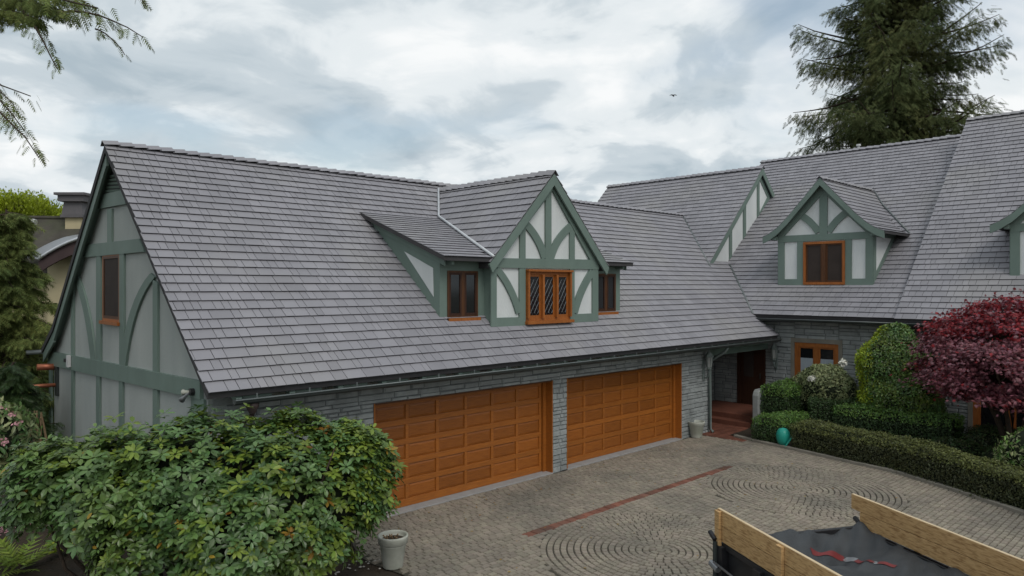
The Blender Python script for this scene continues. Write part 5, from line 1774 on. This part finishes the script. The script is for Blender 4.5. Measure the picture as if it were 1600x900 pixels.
# main roof: ridge across the view
r0, r1 = nb(-60, 340), nb(132, 342)
e0, e1 = nb(-60, 430, D - 3.2), nb(118, 428, D - 3.2)
MB().prism([r0, r1, e1, e0], (0, 0, -.2)).build('roof', 'far_roof', nh)
nroof = [o for o in nh.children][0]
MB().prism([r0, r1, r1 + fv * 4 - zv * 2.4, r0 + fv * 4 - zv * 2.4], (0, 0, -.2)).build('roof', 'far_roof', nh)
MB().tube([r0 + zv * .03, r1 + zv * .03], .09, 6).build('ridge_roll', 'far_roof', nroof)
def qz(p, z): return np.array([p[0], p[1], z])
w0, w1 = nb(-60, 420, D - 2.6), nb(122, 420, D - 2.6)
MB().prism([qz(w0, 0), qz(w1, 0), qz(w1, e1[2] - .1), qz(w0, e0[2] - .1)], fv * 5).build('wall', 'far_wall', nh)
# projecting bay with a barrel-curved eave
b0, b1 = nb(74, 420, D - 5.0), nb(150, 420, D - 5.0)
MB().prism([qz(b0, 0), qz(b1, 0), qz(b1, nb(150, 372, D - 5)[2]), qz(nb(112, 380, D - 5), nb(112, 385, D - 5)[2]), qz(b0, nb(74, 412, D - 5)[2])], fv * 3).build('bay_wall', 'far_wall', nh)
curve = [(38, 405), (52, 395), (68, 386), (85, 378), (100, 372.5), (117, 369), (140, 366)]
vs, fs = [], []
for i, (px, py) in enumerate(curve):
    p = nb(px + 22, py, D - 5.7); q = nb(px, py - 2, D - 2.6)
    vs += [p, q, p - zv * .1]
for i in range(len(curve) - 1):
    fs += [(3 * i, 3 * i + 3, 3 * i + 4, 3 * i + 1)]
br = MB().add(vs, fs).build('curved_roof', 'far_metal', nh, smooth=True)
MB().tube([nb(px + 22, py, D - 5.72) for px, py in curve], .05, 6).build('metal_edge', 'flashing', br, smooth=True)
fb = MB()
for (pa, qa), (pb_, qb) in zip(curve, curve[1:]):
    A0, B0 = nb(pa + 22, qa, D - 5.65) - zv * .06, nb(pb_ + 22, qb, D - 5.65) - zv * .06
    fb.prism([A0, B0, B0 - zv * .42, A0 - zv * .42], fv * .08)
fb.build('fascia', 'far_fascia', br)
# chimney with metal cowl
cc = nb(122, 345, D - .3); cz = cc[2]
def cb(w, z0, z1, name, mat, par=nh, w2=None):
    w2 = w2 or w
    lo = [cc + rv * a * w + fv * b_ * w + zv * (z0 - 0) for a, b_ in ((-1, -1), (1, -1), (1, 1), (-1, 1))]
    hi = [cc + rv * a * w2 + fv * b_ * w2 + zv * (z1 - 0) for a, b_ in ((-1, -1), (1, -1), (1, 1), (-1, 1))]
    return MB().add(lo + hi, [(3, 2, 1, 0), (4, 5, 6, 7), (0, 1, 5, 4), (1, 2, 6, 5), (2, 3, 7, 6), (3, 0, 4, 7)]).build(name, mat, par)
ch = cb(.33, -2.0, .12, 'chimney', 'far_wall')
cb(.46, .1, .22, 'chimney_collar', 'chimney_metal', ch)
cb(.42, .22, .75, 'cowl', 'chimney_metal', ch, .36)
cb(.52, .75, 1.0, 'cowl_head', 'chimney_metal', ch)
cb(.62, 1.0, 1.1, 'cowl_cap', 'chimney_metal', ch)
vp = nb(48, 346, D - .45)
MB().tube([vp - rv * .22, vp + rv * .2 - zv * .03], [.15, .13], 10).build('roof_vent', 'white_plastic', nh)

# ---- small planting at the lower left
g_ = np.random.default_rng(91)
def rosette(name, px, py, n, size, mat, label, cat, tmpl=(OVAL, OVAL_F), el=(.1, .8), z=.02, group=None):
    x, y = at_z(px, py, 0)
    t = thing(name, (x, y, z), label, cat, group)
    P_, A_ = [], []
    for k in range(n):
        q = g_.uniform(0, 6.28); e = g_.uniform(*el)
        d = np.array([math.cos(q) * math.cos(e), math.sin(q) * math.cos(e), math.sin(e)])
        P_.append(np.array([x, y, z + g_.uniform(0, .12)]) + d * g_.uniform(0, .12)); A_.append(d)
    P_, A_ = np.array(P_), np.array(A_)
    V, F = scatter(tmpl[0], tmpl[1], P_, A_, np.tile([0, 0, 1.0], (n, 1)) + g_.normal(size=(n, 3)) * .2, size * g_.uniform(.7, 1.2, n))
    np_mesh('foliage', V, F, mat, t, 'stuff')
    MB().tube([(x, y, -.02), (x, y, z + .1)], [.02, .01], 5).build('stem', 'bark', t)
    return t
rosette('seedling', 96, 868, 26, .26, 'leaf_holly_young', 'small bright-leaved seedling at the foot of the big rhododendron', 'plant')
rosette('fern', 30, 893, 26, .55, 'leaf_rhodo_young', 'light green fern in the bottom left corner', 'fern', (TWIG, TWIG_F), (.15, .7))
# pink shrub at the left edge
pk = [((dpos(-8, 690, 12.5)), (.62, .55, .75)), ((dpos(-60, 720, 12.2)), (.8, .7, .9))]
pkt = shrub('rhododendron', [(p, np.array(r)) for p, r in pk], 'rhododendron with a few pink flowers at the left edge', 'shrub', 'leaf_pale', 420, .13, 95, [(lambda p, n_: np.full(len(p), .45), 'leaf_rhodo')], tmpl=(OVAL, OVAL_F), tilt=.5)
for (px, py) in ((18, 648), (3, 640), (27, 662), (8, 690)):
    c = dpos(px, py, 11.75)
    p, n_ = ell_points(14, c, (.05, .05, .04), seed=px)
    V, F = scatter(DIA * np.array([1, 1.6, 1]), DIA_F, p, rand_dirs(14, rng), n_, np.full(14, .05))
    np_mesh('flower_head', V, F, 'flower_pink', pkt)
# dry stalks by the back corner of the gable
dry = thing('dry_shrub', tuple(float(q) for q in qz(dpos(62, 690, 14.0), 0)), 'tangle of bare tan stalks left of the gable wall', 'dead shrub')
for k in range(16):
    a = qz(dpos(62 + g_.normal() * 8, 690, 14.0), 0); e = dpos(55 + g_.normal() * 16, 640 + abs(g_.normal()) * 12, 14.0 + g_.normal() * .2)
    MB().tube([a, (a + e) / 2 + g_.normal(size=3) * .12, e], [.035, .028, .012], 6).build('stalk', 'bark_dead', dry)
# fallen petals and pebbles on the soil
def litter(name, pts, size, mat, kind='stuff'):
    b_ = MB()
    for (x, y) in pts:
        s = size * g_.uniform(.5, 1.2)
        zc = .0 + max(0, soil_h(x, y)) * 1.1 + .005
        n = 6
        q0 = g_.uniform(0, 6)
        vs = [(x, y, zc + s * .55)] + [(x + s * math.cos(q0 + k) * g_.uniform(.8, 1.1), y + s * math.sin(q0 + k) * g_.uniform(.6, 1.0), zc) for k in np.arange(n) * 1.047]
        b_.add(vs, [(0, 1 + k, 1 + (k + 1) % n) for k in range(n)])
    return tag(b_.build(name, mat), kind=kind)
litter('fallen_petals', [at_z(g_.uniform(-10, 58), 829 + g_.normal() * 4) for _ in range(70)], .035, 'flower_pink')
litter('pebbles', [at_z(g_.uniform(470, 596), g_.uniform(862, 899)) for _ in range(70)], .03, 'pebble')

# a few blown leaves on the drive
bl = MB()
for k in range(170):
    x, y = g_.uniform(3.2, 13.5), -abs(g_.normal()) * 3.2 - .1
    if x > kerb_x(y) - .2:
        continue
    s, q = g_.uniform(.015, .035), g_.uniform(0, 6.28)
    c, d = math.cos(q) * s, math.sin(q) * s
    bl.add([(x - c, y - d, .016), (x + d * .5, y - c * .5, .022), (x + c, y + d, .016), (x - d * .5, y + c * .5, .024)], [(0, 1, 2), (0, 2, 3)])
tag(bl.build('fallen_leaves', 'leaf_rhodo_old', recalc=False), kind='stuff')

# ---- bird far off in the sky
bp = at_d(1052, 149, 60.0)
bird = MB()
def bq(r_, u, f_=0.0): return bp + rv * r_ + zv * u + fv * f_
for s in (-1, 1):
    vs = [bq(0, .05, -.05), bq(0, -.02, .12), bq(s * .14, .07, -.04), bq(s * .14, .05, .1), bq(s * .3, .02, 0), bq(s * .3, .01, .06)]
    b0 = [v - zv * .015 for v in vs]
    bird.add(vs + b0, [(0, 2, 3, 1), (2, 4, 5, 3), (7, 9, 8, 6), (9, 11, 10, 8), (0, 6, 8, 2), (2, 8, 10, 4), (4, 10, 11, 5), (5, 11, 9, 3), (3, 9, 7, 1)])
bird.tube([bq(0, .03, .2), bq(0, .02, .1), bq(0, -.03, -.04), bq(0, -.12, -.16), bq(0, -.17, -.24)], [.01, .05, .075, .05, .01], 8)
tag(bird.build('bird', 'bird_grey'), 'small dark bird flying in the cloudy sky', 'bird')
